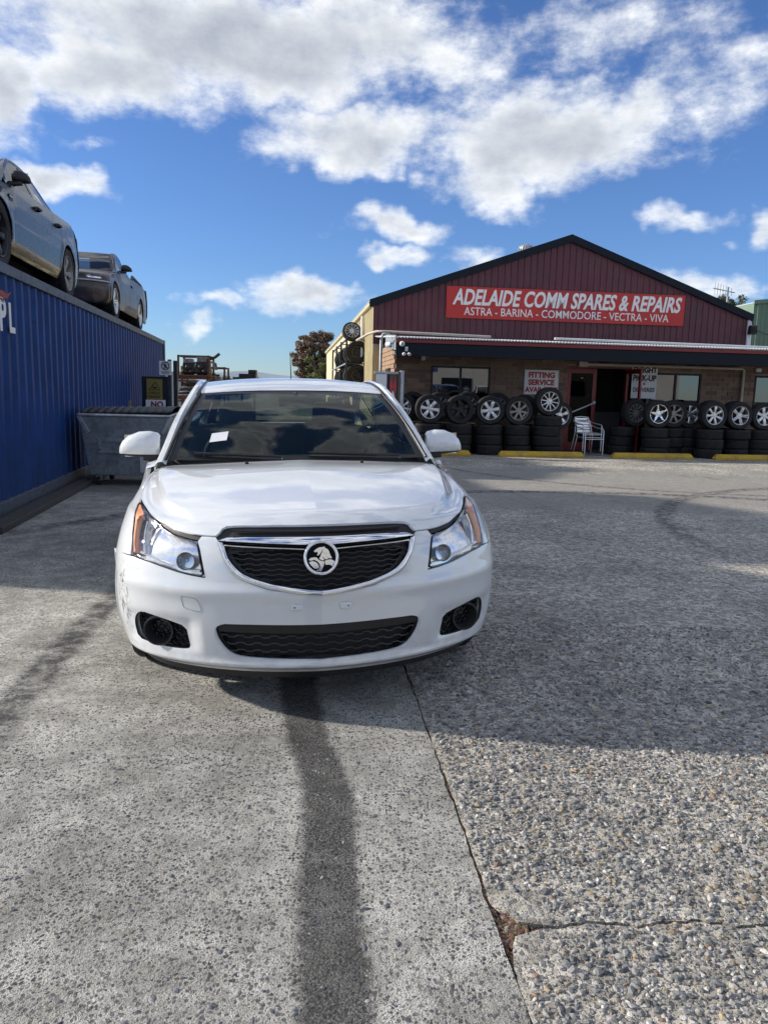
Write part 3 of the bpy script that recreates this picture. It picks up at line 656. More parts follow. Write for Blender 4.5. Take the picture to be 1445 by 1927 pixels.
def plate_sign(name, label, x0, x1, z0, z1, y, lines, border=True):
    s_ = empty(name, label, 'sign', onb((x0+x1)/2, y, z0), BT); w_, h_ = (x1-x0), z1-z0
    MB().span((-w_/2, 0, 0), (w_/2, .012, h_)).build('panel', m_white, s_, .003)
    if border:
        f = MB(); t = .022
        for a, b in (((-w_/2+.01, -.003, h_-t), (w_/2-.01, .0, h_-.006)), ((-w_/2+.01, -.003, .006), (w_/2-.01, .0, t)), ((-w_/2+.006, -.003, t), (-w_/2+t, 0, h_-t)), ((w_/2-t, -.003, t), (w_/2-.006, 0, h_-t))): f.span(a, b)
        f.build('border', m_galv, s_)
    for body, size, z, sx_, m_, bo in lines: text('lettering', body, size, m_, s_, (0, -.003, z), bold=bo, sx=sx_, align='CENTER', ext=.0015)
    return s_
plate_sign('fitting_sign', 'white FITTING SERVICE AVAILABLE sign with red letters above the tyres', -1.32, -.42, 1.43, 2.05, -.04, [('FITTING', .185, .43, 1.02, m_redletter, .009), ('SERVICE', .185, .245, 1.02, m_redletter, .009), ('AVAILABLE', .185, .06, .92, m_redletter, .009)])
plate_sign('freight_sign', 'white FREIGHT PICK-UP and DELIVERIES sign behind the open door', 1.53, 2.21, 1.40, 2.26, -.035, [('FREIGHT', .19, .66, .86, m_blackletter, .009), ('PICK-UP', .20, .45, .86, m_blackletter, .009), ('&', .10, .345, 1., m_blackletter, .002), ('DELIVERIES', .15, .17, .80, m_blackletter, .004)], False)
# ------------------------------------------------------------------ things beyond the yard
m_greenclad = pm('green_cladding', (.16, .24, .17), .5, var=(1, .1))
sh = empty('green_shed', 'tall pale green corrugated shed beside the workshop', 'building', (15.45, 33.5, 0), R(4))
pr = []; q = 0.
while q < 9: pr += [(q, 0), (q+.10, 0), (q+.13, -.035), (q+.18, -.035)]; q += .21
MB().strip([(a, b, 0) for a, b in pr], [(a, b, 5.5+a*.11) for a, b in pr], 0, False).build('front_cladding', m_greenclad, sh)
MB().prism([(-.08, 5.45), (9.1, 6.45), (9.1, 6.62), (-.08, 5.62)], .1, Matrix(((1, 0, 0, 0), (0, 0, 1, -.08), (0, 1, 0, 0), (0, 0, 0, 1)))).build('roof_trim', m_greenclad, sh, .01)
MB().span((0, .06, 0), (.1, 14, 5.5)).build('side_wall', m_greenclad, sh)
MB().add([(0, .05, 5.56), (9, .05, 6.55), (9, 14, 6.55), (0, 14, 5.56)], [(0, 1, 2, 3)]).build('roof', m_roof, sh, solid=.05)
# floodlight under the eave, its cable to the shed
fl = empty('flood_speaker', 'black box speaker hanging under the right end of the eave', 'speaker', onb(6.47, 2.80, 3.37), BT)
MB().box((0, 0, .13), (.22, .20, .26), taper=(.86, .86)).build('housing', m_black, fl, .02); MB().tube([(0, 0, .26), (-.02, .03, .42)], .022, 6).build('bracket', m_black, fl)
MB().span((-.07, -.115, .05), (.07, -.10, .20)).build('grille', m_dark, fl)
a_ = Vector(onb(6.6, 2.8, 3.50)); b_ = Vector((17.8, 33.3, 4.75)); mbt = MB().tube([a_.lerp(b_, t)-Vector((0, 0, .35*4*t*(1-t))) for t in np.linspace(0, 1, 14)], .016, 5)
tag(mbt.build('overhead_cable', m_black), 'black overhead cable running from the eave to the green shed', 'cable')
ta = empty('roof_aerial', 'spindly television aerial on a mast above the roof slope', 'aerial', (17.02, 40, 0))
MB().tube([(0, 0, 3.), (0, 0, 7.05)], .035, 6).build('mast', m_galv, ta); MB().tube([(-.75, 0, 6.98), (.35, 0, 6.78)], .03, 5).build('boom', m_galv, ta)
for k in range(7):
    x_ = -.66+k*.14; z_ = 6.96-.182*(x_+.66)
    MB().tube([(x_, 0, z_-.30+.02*k), (x_, 0, z_+.32-.02*k)], .014, 4).build('element', m_galv, ta)
# ridge of low hills
hl = MB(); N_ = 160
def ridge(x): return 16+30*math.exp(-((x+560)/430)**2)+14*math.exp(-((x+120)/200)**2)+4*math.sin(x*.012)+3*math.sin(x*.031+1)
A = [(-2400+4800*i/N_, 1900-.0001*(-2400+4800*i/N_)**2*0, -2) for i in range(N_+1)]; B = [(a[0], a[1]+260, ridge(a[0])) for a in A]; C_ = [(a[0], a[1]+900, -2) for a in A]
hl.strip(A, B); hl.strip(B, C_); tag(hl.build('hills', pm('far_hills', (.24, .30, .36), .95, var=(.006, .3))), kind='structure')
# pale fence and low shed behind the racks
wf = MB(); wf.span((-18, 33, 0), (-8.1, 33.2, 2.05)); tag(wf.build('pale_fence', pm('pale_sheet', (.42, .43, .44), .6, var=(2, .12)), None, .01), 'long pale sheet fence behind the scrap racks', 'fence')
# ------------------------------------------------------------------ wheels and tyres
def tyre_mb(Rr, w, rr, grooves=4, seg=44):
    """tyre about local z"""
    mb = MB(); h = w/2
    pr = [(rr, -h*.80), (rr+.012, -h*.92), (Rr*.80+rr*.2, -h), (Rr*.90, -h*.985), (Rr*.965, -h*.90), (Rr*.985, -h*.80)]
    tr = []; g = w*.72; n = grooves
    for i in range(n+1):
        a = -g/2+g*i/(n+1)+(.004 if i else 0); b = -g/2+g*(i+1)/(n+1)-(.004 if i < n else 0)
        if i: tr.append((Rr-.009, a-.0015))
        tr += [(Rr, a), (Rr, b)]
        if i < n: tr.append((Rr-.009, b+.0015))
    pr += tr+[(r, -z) for r, z in reversed(pr)]
    mb.lathe(pr, seg); return mb
RIMS = {  # count, twin gap, inner half width, outer half width, depth drop at hub, material
 'six': (6, 0, .030, .046, .02), 'five': (5, 0, .020, .050, .035), 'ten': (10, 0, .013, .017, .03), 'twin': (5, .045, .012, .018, .03), 'star': (5, 0, .040, .016, .03), 'seven': (7, 0, .020, .034, .02), 'multi': (12, .018, .006, .008, .02), 'disc': (0, 0, 0, 0, 0)}
def rim_mb(style, r, w):
    """wheel rim about local z, outer face towards +z"""
    n, gap, wi, wo, dr = RIMS[style]; mb = MB(); h = w/2
    mb.lathe([(r*1.0, h*.86), (r*.985, h*.93), (r*.945, h*.90), (r*.90, h*.62), (r*.84, h*.25), (r*.82, -h*.80), (r, -h*.84)], 40, mi=0)
    zf = h*.80; q = r/.22
    def spoke(a, off):
        ca, sa = math.cos(a), math.sin(a); vs = []
        st = [(.14, wi*q, zf-dr), (.5, (wi*.6+wo*.4)*q, zf-dr*.35), (.80, wo*.9*q, zf-.003), (.96, wo*q, zf-.012)]
        for t, hw, z in st:
            for sx in (-1, -.6, .6, 1):
                x, y = t*r, off*(0.55+.45*t)*q+sx*hw; vs.append((x*ca-y*sa, x*sa+y*ca, z-(.012 if abs(sx) == 1 else 0)))
            for sx in (1, -1): x, y = t*r, off*(.55+.45*t)*q+sx*hw*.9; vs.append((x*ca-y*sa, x*sa+y*ca, z-.040))
        fs = []
        for i in range(len(st)-1):
            for k in range(6): a0, a1 = i*6+k, i*6+(k+1) % 6; fs.append((a0, a0+6, a1+6, a1))
        mb.add(vs, fs, 0)
    for k in range(n):
        a = 2*math.pi*k/n+math.pi/2
        if gap: spoke(a, gap/2); spoke(a, -gap/2)
        else: spoke(a, 0)
    if style == 'disc':
        mb.lathe([(r*.88, h*.4), (r*.62, h*.30), (r*.50, h*.05), (r*.25, h*.10), (0, h*.10)], 40)
        for k in range(5): a = k*1.2566; mb.lathe([(.022, .012), (.016, .0), (0, 0)], 8, Matrix.Translation((.055*math.cos(a), .055*math.sin(a), h*.10)), 1)
        return mb
    mb.lathe([(r*.34, zf-dr-.03), (r*.33, zf-dr-.002), (r*.14, zf-dr+.004), (r*.13, zf-dr+.010), (0, zf-dr+.012)], 28)
    for k in range(5): a = k*1.2566+.3; mb.lathe([(.015, zf-dr-.004), (.015, zf-dr+.003), (.008, zf-dr+.003), (.008, zf-dr-.006), (0, zf-dr-.006)], 8, Matrix.Translation((r*.23*math.cos(a), r*.23*math.sin(a), 0)), 1)
    mb.lathe([(r*.80, -h*.1), (0, -h*.1)], 28, mi=1)
    return mb
_rimcache = {}
def rim_mesh(style, r, w, mat):
    k = (style, round(r, 3), round(w, 3), mat.name)
    if k not in _rimcache: me = rim_mb(style, r, w).mesh('rim', [mat, m_darkalloy]); me.shade_smooth(); me.set_sharp_from_angle(angle=R(30)); _rimcache[k] = me
    return _rimcache[k]
_tyc = {}
def tyre_mesh(Rr, w, rr, grooves=4):
    k = (round(Rr, 3), round(w, 3), round(rr, 3), grooves)
    if k not in _tyc: me = tyre_mb(Rr, w, rr, grooves).mesh('tyre', m_rubber); me.shade_smooth(); me.set_sharp_from_angle(angle=R(35)); _tyc[k] = me
    return _tyc[k]
def car_wheel(parent, loc, side, Rr, w, rr, style, mat):
    e = link('wheel', None, parent); e.location = loc; e.rotation_euler = (0, R(90)*side, random.uniform(0, 0)); e.empty_display_size = .1
    link('tyre', tyre_mesh(Rr, w, rr), e); link('rim', rim_mesh(style, rr, w, mat), e); return e
# ------------------------------------------------------------------ car surfaces
# rows of the front end from lip to cowl: half width, y at centre, sweep back, z at centre, z at side
# rows: w, y0, D, z0, zs(at side)
HF=np.array([
 (.815,.085,.50,.190,.200),
 (.868,.048,.53,.232,.242),
 (.898,.028,.55,.330,.335),
 (.908,.014,.56,.450,.455),
 (.911,.010,.57,.560,.565),
 (.908,.018,.59,.655,.655),
 (.894,.045,.64,.750,.745),
 (.872,.112,.70,.824,.835),
 (.850,.260,.68,.868,.890),
 (.838,.560,.58,.922,.925),
 (.825,.900,.42,.967,.945),
 (.800,1.24,.22,1.000,.965)])
def crow(T,v):
    n=len(T)-1; v=np.clip(np.asarray(v,float),0,n); i=np.minimum(v.astype(int),n-1); f=(v-i)[...,None]
    p1=T[i];p2=T[i+1];p0=np.where((i>0)[...,None],T[np.maximum(i-1,0)],2*p1-p2);p3=np.where((i<n-1)[...,None],T[np.minimum(i+2,n)],2*p2-p1)
    return .5*((2*p1)+(-p0+p2)*f+(2*p0-5*p1+4*p2-p3)*f*f+(-p0+3*p1-3*p2+p3)*f**3)
def sstep(e0,e1,x):
    t=np.clip((x-e0)/(e1-e0),0,1);return t*t*(3-2*t)
def front(T,a,v,hero=True):
    a=np.asarray(a,float);v=np.asarray(v,float)
    r=crow(T,v);w,y0,D,z0,zs=[r[...,k] for k in range(5)]
    t=a*np.pi/2;x=w*np.sin(t);y=y0+D*(1-np.cos(t));z=z0+(zs-z0)*a**2
    if hero:
        # centre crease
        k=np.minimum(a,.5)
        y=y+.05*k*sstep(7.2,6.5,v); z=z-.016*k*sstep(6.8,7.6,v)*2
        # nose ridge, lower ledge and fog pocket of the bumper
        y=y-.013*np.exp(-((v-3.95)/.34)**2)*sstep(.95,.75,a)
        y=y-.016*np.exp(-((v-.95)/.26)**2)*sstep(1.0,.8,a)
        pk=np.exp(-((v-2.15)/.62)**4); y=y+.022*pk*sstep(.375,.425,a)*sstep(.80,.72,a)
        # raised hood centre with crease arcs
        ac=.52+.28*sstep(7,11,v)-.14*sstep(8.4,6.9,v)
        z=z+.024*sstep(ac+.045,ac-.010,a)*sstep(6.95,7.8,v)*sstep(11.2,10,v)
        # valley just outside the crease
        z=z-.010*np.exp(-((a-ac-.10)/.06)**2)*sstep(7.0,8.2,v)
    return np.stack([x,y,z],-1)
FS = (1.25, .2)                                   # metric scale of the (a, v) domain
def fnorm(T, a, v, hero=True):
    e = 1e-3; n_ = len(T)-1
    a0, a1 = np.clip(a-e, 0, None), a+e; v0, v1 = np.clip(v-e, 0, n_), np.clip(v+e, 0, n_)
    da = front(T, a1, v, hero)-front(T, a0, v, hero); dv = front(T, a, v1, hero)-front(T, a, v0, hero)
    n = np.cross(da, dv); return n/(np.linalg.norm(n, axis=-1, keepdims=True)+1e-12)
def fpt(T, a, v, off=0., hero=True):
    a = np.atleast_1d(np.asarray(a, float)); v = np.atleast_1d(np.asarray(v, float)); return front(T, a, v, hero)+off*fnorm(T, a, v, hero)
def refine(L, step=.03):
    out = []
    for p, q in zip(L, L[1:]+L[:1]):
        p, q = np.array(p, float), np.array(q, float); d = np.hypot(*((q-p)*FS)); k = max(1, int(d/step)); out += [tuple(p+(q-p)*i/k) for i in range(k)]
    return out
def chaikin(L, n=2, closed=True, sharp=()):
    for _ in range(n):
        o = []; m = len(L)
        for i in range(m if closed else m-1):
            p, q = np.array(L[i]), np.array(L[(i+1) % m]); o += [tuple(p*.75+q*.25), tuple(p*.25+q*.75)]
        L = o if closed else [L[0]]+o[1:-1]+[L[-1]]
    return L
def fpanel(name, T, outer, holes, mat, parent, off=0., step=.03, flange=.018, hero=True, mirror=True, depth_fn=None, split=False):
    """body panel cut out of the front surface in (a, v), mirrored to the other side, with returned edges"""
    outer = refine(outer); holes = [refine(h, .02) for h in holes]
    pts, tri = cdt(outer, holes, step, FS)
    a, v = pts[:, 0], pts[:, 1]; a = np.clip(a, 0, 1.2); N = fnorm(T, a, v, hero)
    o_ = off if depth_fn is None else off-depth_fn(pts)
    P = front(T, a, v, hero)+N*(np.asarray(o_)[..., None] if depth_fn is not None else off)
    V = [P]; F = [tri]; NN = [N]; b = len(P)
    if flange:
        for L in [outer]+holes:
            L = np.array(L); q = fpt(T, L[:, 0], L[:, 1], off, hero); nn = fnorm(T, np.clip(L[:, 0], 0, 1.2), L[:, 1], hero); k = len(L)
            keep = [i for i in range(k) if not (L[i, 0] < 1e-6 and L[(i+1) % k, 0] < 1e-6)]
            qq = q-nn*flange; V += [q, qq]; cen = q.mean(0)
            tan = np.roll(q, -1, 0)-q; side = np.cross(tan, nn); side /= np.linalg.norm(side, axis=1, keepdims=True)+1e-9
            NN += [nn*.6+side*.0, -nn*.2+side]
            f = np.array([(b+i, b+k+i, b+k+(i+1) % k) for i in keep]+[(b+i, b+k+(i+1) % k, b+(i+1) % k) for i in keep]); F.append(f); b += 2*k
    V = np.concatenate(V); F = np.concatenate(F); NN = np.concatenate(NN)
    NN /= np.linalg.norm(NN, axis=1, keepdims=True)+1e-9
    if isinstance(parent, list) or split:
        M = np.array([-1, 1, 1]); pa = parent if isinstance(parent, list) else [parent]*2
        return [link(name, np_mesh(name, V, F, mat, normals=NN), pa[0]), link(name, np_mesh(name, V*M, F[:, ::-1], mat, normals=NN*M), pa[1])]
    if mirror:
        M = np.array([-1, 1, 1]); F2 = F[:, ::-1]+len(V); V = np.concatenate([V, V*M]); NN = np.concatenate([NN, NN*M]); F = np.concatenate([F, F2])
    return link(name, np_mesh(name, V, F, mat, normals=NN), parent)
def fstrip(name, T, A, B, prof, mat, parent, n=48, hero=True, closed_mid=True):
    """raised moulding between two (a, v) polylines; prof = [(t, height)]"""
    def rs(L):
        L = np.array(L, float); d = np.r_[0, np.cumsum(np.hypot(*(np.diff(L, axis=0)*FS).T))]; s = np.linspace(0, d[-1], n); return np.stack([np.interp(s, d, L[:, i]) for i in (0, 1)], 1)
    A, B = rs(A), rs(B); mb = MB(); rows = []; prof = [tuple(p) for p in catmull(prof, 3)] if len(prof) > 3 else prof
    for t, h in prof: q = A*(1-t)+B*t; rows.append(fpt(T, q[:, 0], q[:, 1], h, hero))
    pa = parent if isinstance(parent, list) else [parent]*2
    for s_ in (1, -1):
        M = np.array([s_, 1, 1])
        if isinstance(parent, list): mb = MB()
        k = len(rows[0]); fs = [(j*k+i, j*k+i+1, (j+1)*k+i+1, (j+1)*k+i) for j in range(len(rows)-1) for i in range(k-1)]
        mb.add(np.concatenate(rows)*M, [f[::-1] for f in fs] if s_ < 0 else fs, 0, True)
        if isinstance(parent, list): mb.build(name, mat, parent[0 if s_ > 0 else 1], sharp=40)
    return None if isinstance(parent, list) else mb.build(name, mat, parent, sharp=40)
def honey(name, T, poly, mat, parent, off, cw, ch, r, split, hero=True):
    """elongated honeycomb of thin bars inside an (a, v) outline"""
    mb = MB(); mb2 = MB() if split else mb; poly_ = [tuple(p) for p in poly]; P = np.array(poly_)
    v0, v1 = P[:, 1].min(), P[:, 1].max(); dv = ch; rows = int((v1-v0)/dv)+2
    for k in range(rows):
        vb = v0+k*dv; line = []
        a = 0. if k % 2 == 0 else -cw/2
        i = 0
        while a < P[:, 0].max()+cw:
            s = 1 if (i % 2) else -1
            line += [(a, vb+s*dv*.25), (a+cw*.33, vb+s*dv*.25)]; a += cw/2; i += 1
        L = np.array([(max(p[0], 0), p[1]) for p in line]); ok = inside(L, poly_)
        run = []
        for p, o in zip(L, ok):
            if o: run.append(p)
            if (not o or p is L[-1]) and len(run) > 1:
                q = np.array(run); w3 = fpt(T, q[:, 0], q[:, 1], off, hero)
                for s_, q_ in ((1, mb), (-1, mb2)): q_.tube(w3*np.array([s_, 1, 1]), r, 4, cap=False, smooth=False)
                run = []
            elif not o: run = []
    if split: mb2.build(name, mat, parent)
    return mb.build(name, mat, parent)
class Body:
    """sides, deck, roof and glass shared by the three cars"""
    def __init__(s, root, T, p, paint, hero=False):
        s.root, s.T, s.p, s.paint, s.hero = root, T, p, paint, hero
        v = np.linspace(4, len(T)-1, 60); e = front(T, np.ones(60), v, hero); s.ey, s.ez, s.ex = e[:, 1], e[:, 2], e[:, 0]
        vv = np.linspace(0, len(T)-1, 80); e2 = front(T, np.ones(80), vv, hero); o = np.argsort(e2[:, 2]); s.fz, s.fx = e2[o, 2], e2[o, 0]
        s.yc = s.ey[-1]
    def zt(s, y):
        b = s.p['belt']; return np.where(y < s.yc, np.interp(y, s.ey, s.ez), np.interp(y, [q[0] for q in b], [q[1] for q in b]))
    def zb(s, y):
        p = s.p; z = np.full_like(y, p['sill'])
        for c in (p['fa'], p['ra']):
            d = p['ar']**2-(y-c)**2; z = np.where(d > 0, np.maximum(z, p['wz']+np.sqrt(np.maximum(d, 0))), z)
        return z
    def X(s, y, z):
        p = s.p; f = np.interp(z, s.fz, s.fx); g = np.interp(z, [q[0] for q in p['side']], [q[1] for q in p['side']])
        k = sstep(.95, 1.55, y); x = f*(1-k)+g*k
        x = x*(1-p.get('tail', .10)*np.clip((y-p['len']+.75)/.75, 0, 1)**2)
        for c in (p['fa'], p['ra']):       # flared arches
            d = np.hypot(y-c, z-p['wz']); x = x+.012*np.exp(-((d-p['ar']-.03)/.05)**2)*(z > p['wz'])
        return x
    def side(s, name, y0, y1, mat=None, seam=.004):
        y = np.linspace(y0+seam/2, y1-seam/2, max(6, int((y1-y0)/.025))); zb, zt_ = s.zb(y), s.zt(y)-.001
        # domain polygon
        L = [(a, b) for a, b in zip(y, zb)]+[(a, b) for a, b in zip(y[::-1], zt_[::-1])]
        out = []
        for p_, q_ in zip(L, L[1:]+L[:1]):
            d = math.hypot(q_[0]-p_[0], q_[1]-p_[1]); k = max(1, int(d/.04)); out += [(p_[0]+(q_[0]-p_[0])*i/k, p_[1]+(q_[1]-p_[1])*i/k) for i in range(k)]
        pts, tri = cdt(out, [], .045); x = s.X(pts[:, 0], pts[:, 1]); V = np.stack([x, pts[:, 0], pts[:, 1]], 1)
        e = 1e-3; nx = np.ones(len(x)); ny = -(s.X(pts[:, 0]+e, pts[:, 1])-x)/e; nz = -(s.X(pts[:, 0], pts[:, 1]+e)-x)/e
        N = np.stack([nx, ny, nz], 1); N /= np.linalg.norm(N, axis=1, keepdims=True)
        o3 = np.array(out); P3 = np.stack([s.X(o3[:, 0], o3[:, 1]), o3[:, 0], o3[:, 1]], 1); k = len(out); b = len(V)
        Q3 = P3-np.array([.03, 0, 0]); F2 = np.array([(b+i, b+k+i, b+k+(i+1) % k) for i in range(k)]+[(b+i, b+k+(i+1) % k, b+(i+1) % k) for i in range(k)])
        V = np.concatenate([V, P3, Q3]); cen = P3.mean(0); nn = P3-cen; nn[:, 0] = 0; nn /= np.linalg.norm(nn, axis=1, keepdims=True)+1e-9; N = np.concatenate([N, nn, nn]); F = np.concatenate([tri, F2])
        obs = []
        for sg_ in (1, -1):
            M = np.array([sg_, 1, 1]); me = np_mesh(name, V*M, F if sg_ > 0 else F[:, ::-1], mat or s.paint, normals=N*M); obs.append(link(name, me, s.root))
        return obs
# ------------------------------------------------------------------ paints
def paintmat(name, c, metal=0., rough=.25, coat=1., extra=None, dirt=None):
    m = pm(name, c, rough, metal, .5, var=(3., .03), coat=coat, extra=extra, dirt=dirt); m.node_tree.nodes['Principled BSDF'].inputs['Coat IOR'].default_value = 1.75; return m
def scuff(n, b, co, c):
    X, Y, Z = n.sep(co)
    # scraped bumper corner and stone chips
    w = n.noise(n.vmath('MULTIPLY', co, (1, 1, .35)), 60, 6, .8, .5); near = n.step(n.vmath('LENGTH', n.vmath('MULTIPLY', n.vmath('SUBTRACT', co, (-.872, .40, .47)), (1.4, 1.4, .55))), .05, .13, 1, 0)
    m_ = n.math('MULTIPLY', n.step(w, .535, .57), near)
    chip = n.step(n.voro(co, 26)[0], .035, .02); ch2 = n.math('MULTIPLY', chip, n.step(n.noise(co, 2., 2, .5), .52, .58))
    fog = n.step(n.noise(co, 1.6, 5, .6), .4, .75, 0, .10)
    c = n.mix(fog, c, (.50, .50, .48)); c = n.mix(n.math('MULTIPLY', m_, .92), c, (.03, .03, .032)); c = n.mix(n.math('MULTIPLY', n.math('MULTIPLY', n.step(Z, .42, .20), n.step(n.noise(co, 14, 5, .7), .35, .7)), .35), c, (.30, .28, .25)); return n.mix(n.math('MULTIPLY', ch2, .7), c, (.12, .12, .12))
m_wpaint = paintmat('gloss_white_paint', (.72, .75, .775), 0, .28, 1., scuff); m_wpaint.node_tree.nodes['Principled BSDF'].inputs['Coat IOR'].default_value = 2.0
m_spaint = paintmat('black_car_paint', (.008, .009, .011), 0, .25, .36, dirt=(3, (.03, .03, .03, 1), .2)); m_spaint.node_tree.nodes['Principled BSDF'].inputs['Coat IOR'].default_value = 1.6
m_upaint = paintmat('faded_brown_paint', (.035, .020, .020), .1, .40, .25, dirt=(2.5, (.16, .12, .10, 1), .55))
m_spaint.node_tree.nodes['Principled BSDF'].inputs['Specular IOR Level'].default_value = .2
m_under = pm('underbody', (.012, .012, .012), .9)
m_seal = pm('black_seal', (.010, .010, .011), .35)
def patch(fn, nu, nv, mat, name, parent, border=None, mat2=None, solid=0.):
    mb = MB(); mb.grid(fn, nu, nv)
    if border is not None: mb.m = [1 if border(i, j, nu, nv) else 0 for j in range(nv) for i in range(nu)]
    return mb.build(name, [mat]+([mat2] if mat2 else []), parent, solid=solid)
def glass_patch(bot, top, bulge):
    """bot/top = (half width, y centre, y side, z centre, z side)"""
    def fn(u, t):
        s = 2*u-1; L = lambda k: bot[k]*(1-t)+top[k]*t
        y = L(1)+(L(2)-L(1))*s*s; z = L(3)+(L(4)-L(3))*s*s; b = bulge*math.sin(math.pi*t)
        return (L(0)*s, y-b*.5*(1 if bot[1] < top[1] else -1), z+b*.8)
    return fn
def greenhouse(B, g, glass, pillar_mat=None):
    root, paint = B.root, B.paint
    brd = lambda i, j, nu, nv: i == 0 or i == nu-1 or j == 0 or j >= nv-1
    W = glass_patch(*g['ws']); ws = patch(W, 36, 26, glass, 'windscreen', root, brd, m_seal)
    rail = np.array(catmull(g['rail'], 6)); n = len(rail)
    for s_ in (1, -1):
        mb = MB(); M = np.array([s_, 1, 1]); rows = []
        for dx, dz in ((-.052, .004), (-.030, .022), (-.006, .018), (.012, -.004), (.012, -.034)): rows.append((rail+np.array([dx, 0, dz]))*M)
        for a, b in zip(rows, rows[1:]): mb.strip(a, b, 0, True, flip=(s_ > 0))
        mb.build('roof_rail', pillar_mat or paint, root, sharp=60)
    rc = np.array(catmull(g['roof'], 6)); ry, rz = rc[:, 0], rc[:, 1]
    def roof(u, t):
        s = 2*u-1; y = ry[0]+(ry[-1]-ry[0])*t; xe = np.interp(y, rail[:, 1], rail[:, 0])-.045; ze = np.interp(y, rail[:, 1], rail[:, 2])+.004
        zc = np.interp(y, ry, rz); return (xe*s, y+.012*s*s*(1-2*t), zc+(ze-zc)*abs(s)**2.4)
    patch(roof, 28, 30, paint, 'roof', root)
    for s_ in (1, -1):
        L = [(s_*(np.interp(y, rail[:, 1], rail[:, 0])-.048), y, np.interp(y, rail[:, 1], rail[:, 2])+.008) for y in np.linspace(ry[0]-.02, ry[-1], 24)]
        MB().tube(L, .007, 6).build('roof_moulding', m_seal, root)
    if 'bl' in g: patch(glass_patch(*g['bl']), 20, 14, glass, 'rear_window', root, brd, m_seal)
    # side panes between belt and rail
    zb_, ys = g['belt_x'], g['panes']
    for s_ in (1, -1):
        for y0, y1 in ys:
            def fn(u, t):
                y = y0+(y1-y0)*u; xt = np.interp(y, rail[:, 1], rail[:, 0])+.010; zt = np.interp(y, rail[:, 1], rail[:, 2])-.030
                zb = float(B.zt(np.array([y]))[0])+.012; xb = zb_; zt = max(zt, zb+.004); k = np.clip((zt-zb)/.38, 0, 1)
                return (s_*(xb+(xt-xb)*t if zt > zb+.01 else xt), y+(.0)*t, zb+(zt-zb)*t)
            patch(fn, 14, 8, glass, 'side_window', root)
        for (a, b), (c, d) in zip(ys, ys[1:]):
            def fp(u, t):
                y = b-.004+(c-b+.008)*u; xt = np.interp(y, rail[:, 1], rail[:, 0])+.012; zt = np.interp(y, rail[:, 1], rail[:, 2])-.030; zb = float(B.zt(np.array([y]))[0])+.010
                return (s_*(zb_+.004+(xt-zb_)*t), y, zb+(zt-zb)*t)
            patch(fp, 2, 6, m_seal, 'door_pillar', root)
        # rear quarter of the greenhouse, painted
        y0, y1 = ys[-1][1], g['rail'][-1][1]
        def fq(u, t):
            y = y0+(y1-y0)*u; xt = np.interp(y, rail[:, 1], rail[:, 0])+.012; zt = np.interp(y, rail[:, 1], rail[:, 2])-.03; zb = float(B.zt(np.array([y]))[0])+.012; zt = max(zt, zb)
            return (s_*(zb_+.004+(xt-zb_-.004)*t), y, zb+(zt-zb)*t)
        patch(fq, 8, 6, paint, 'quarter_pillar', root)
        yy = np.linspace(B.yc-.02, g['rail'][-1][1]+.02, 40); zt_ = B.zt(yy); A = np.stack([s_*B.X(yy, zt_), yy, zt_-.002], 1); C = np.stack([np.full(40, s_*(zb_-.002)), yy, zt_+.016], 1)
        mb = MB(); mb.strip(A, C, 0, True, flip=(s_ < 0)); mb.build('window_ledge', m_seal if not B.hero else paint, root)
    return ws, W
def rear_end(B, RT, paint, lamp=True):
    def fn(u, t):
        s = 2*u-1; p = front(RT, abs(s), t*(len(RT)-1), False); return (p[0]*(1 if s >= 0 else -1), p[1], p[2])
    patch(fn, 32, 40, paint, 'rear_body', B.root)
    if lamp:
        for s_ in (1, -1):
            def fl(u, t): p = front(RT, .60+.36*u, 3.9+1.2*t, False); return (s_*p[0]*1.004, p[1]+.008, p[2])
            patch(fl, 8, 6, pm('tail_lamp_red', (.35, .01, .01), .12, coat=1.), 'tail_lamp', B.root)
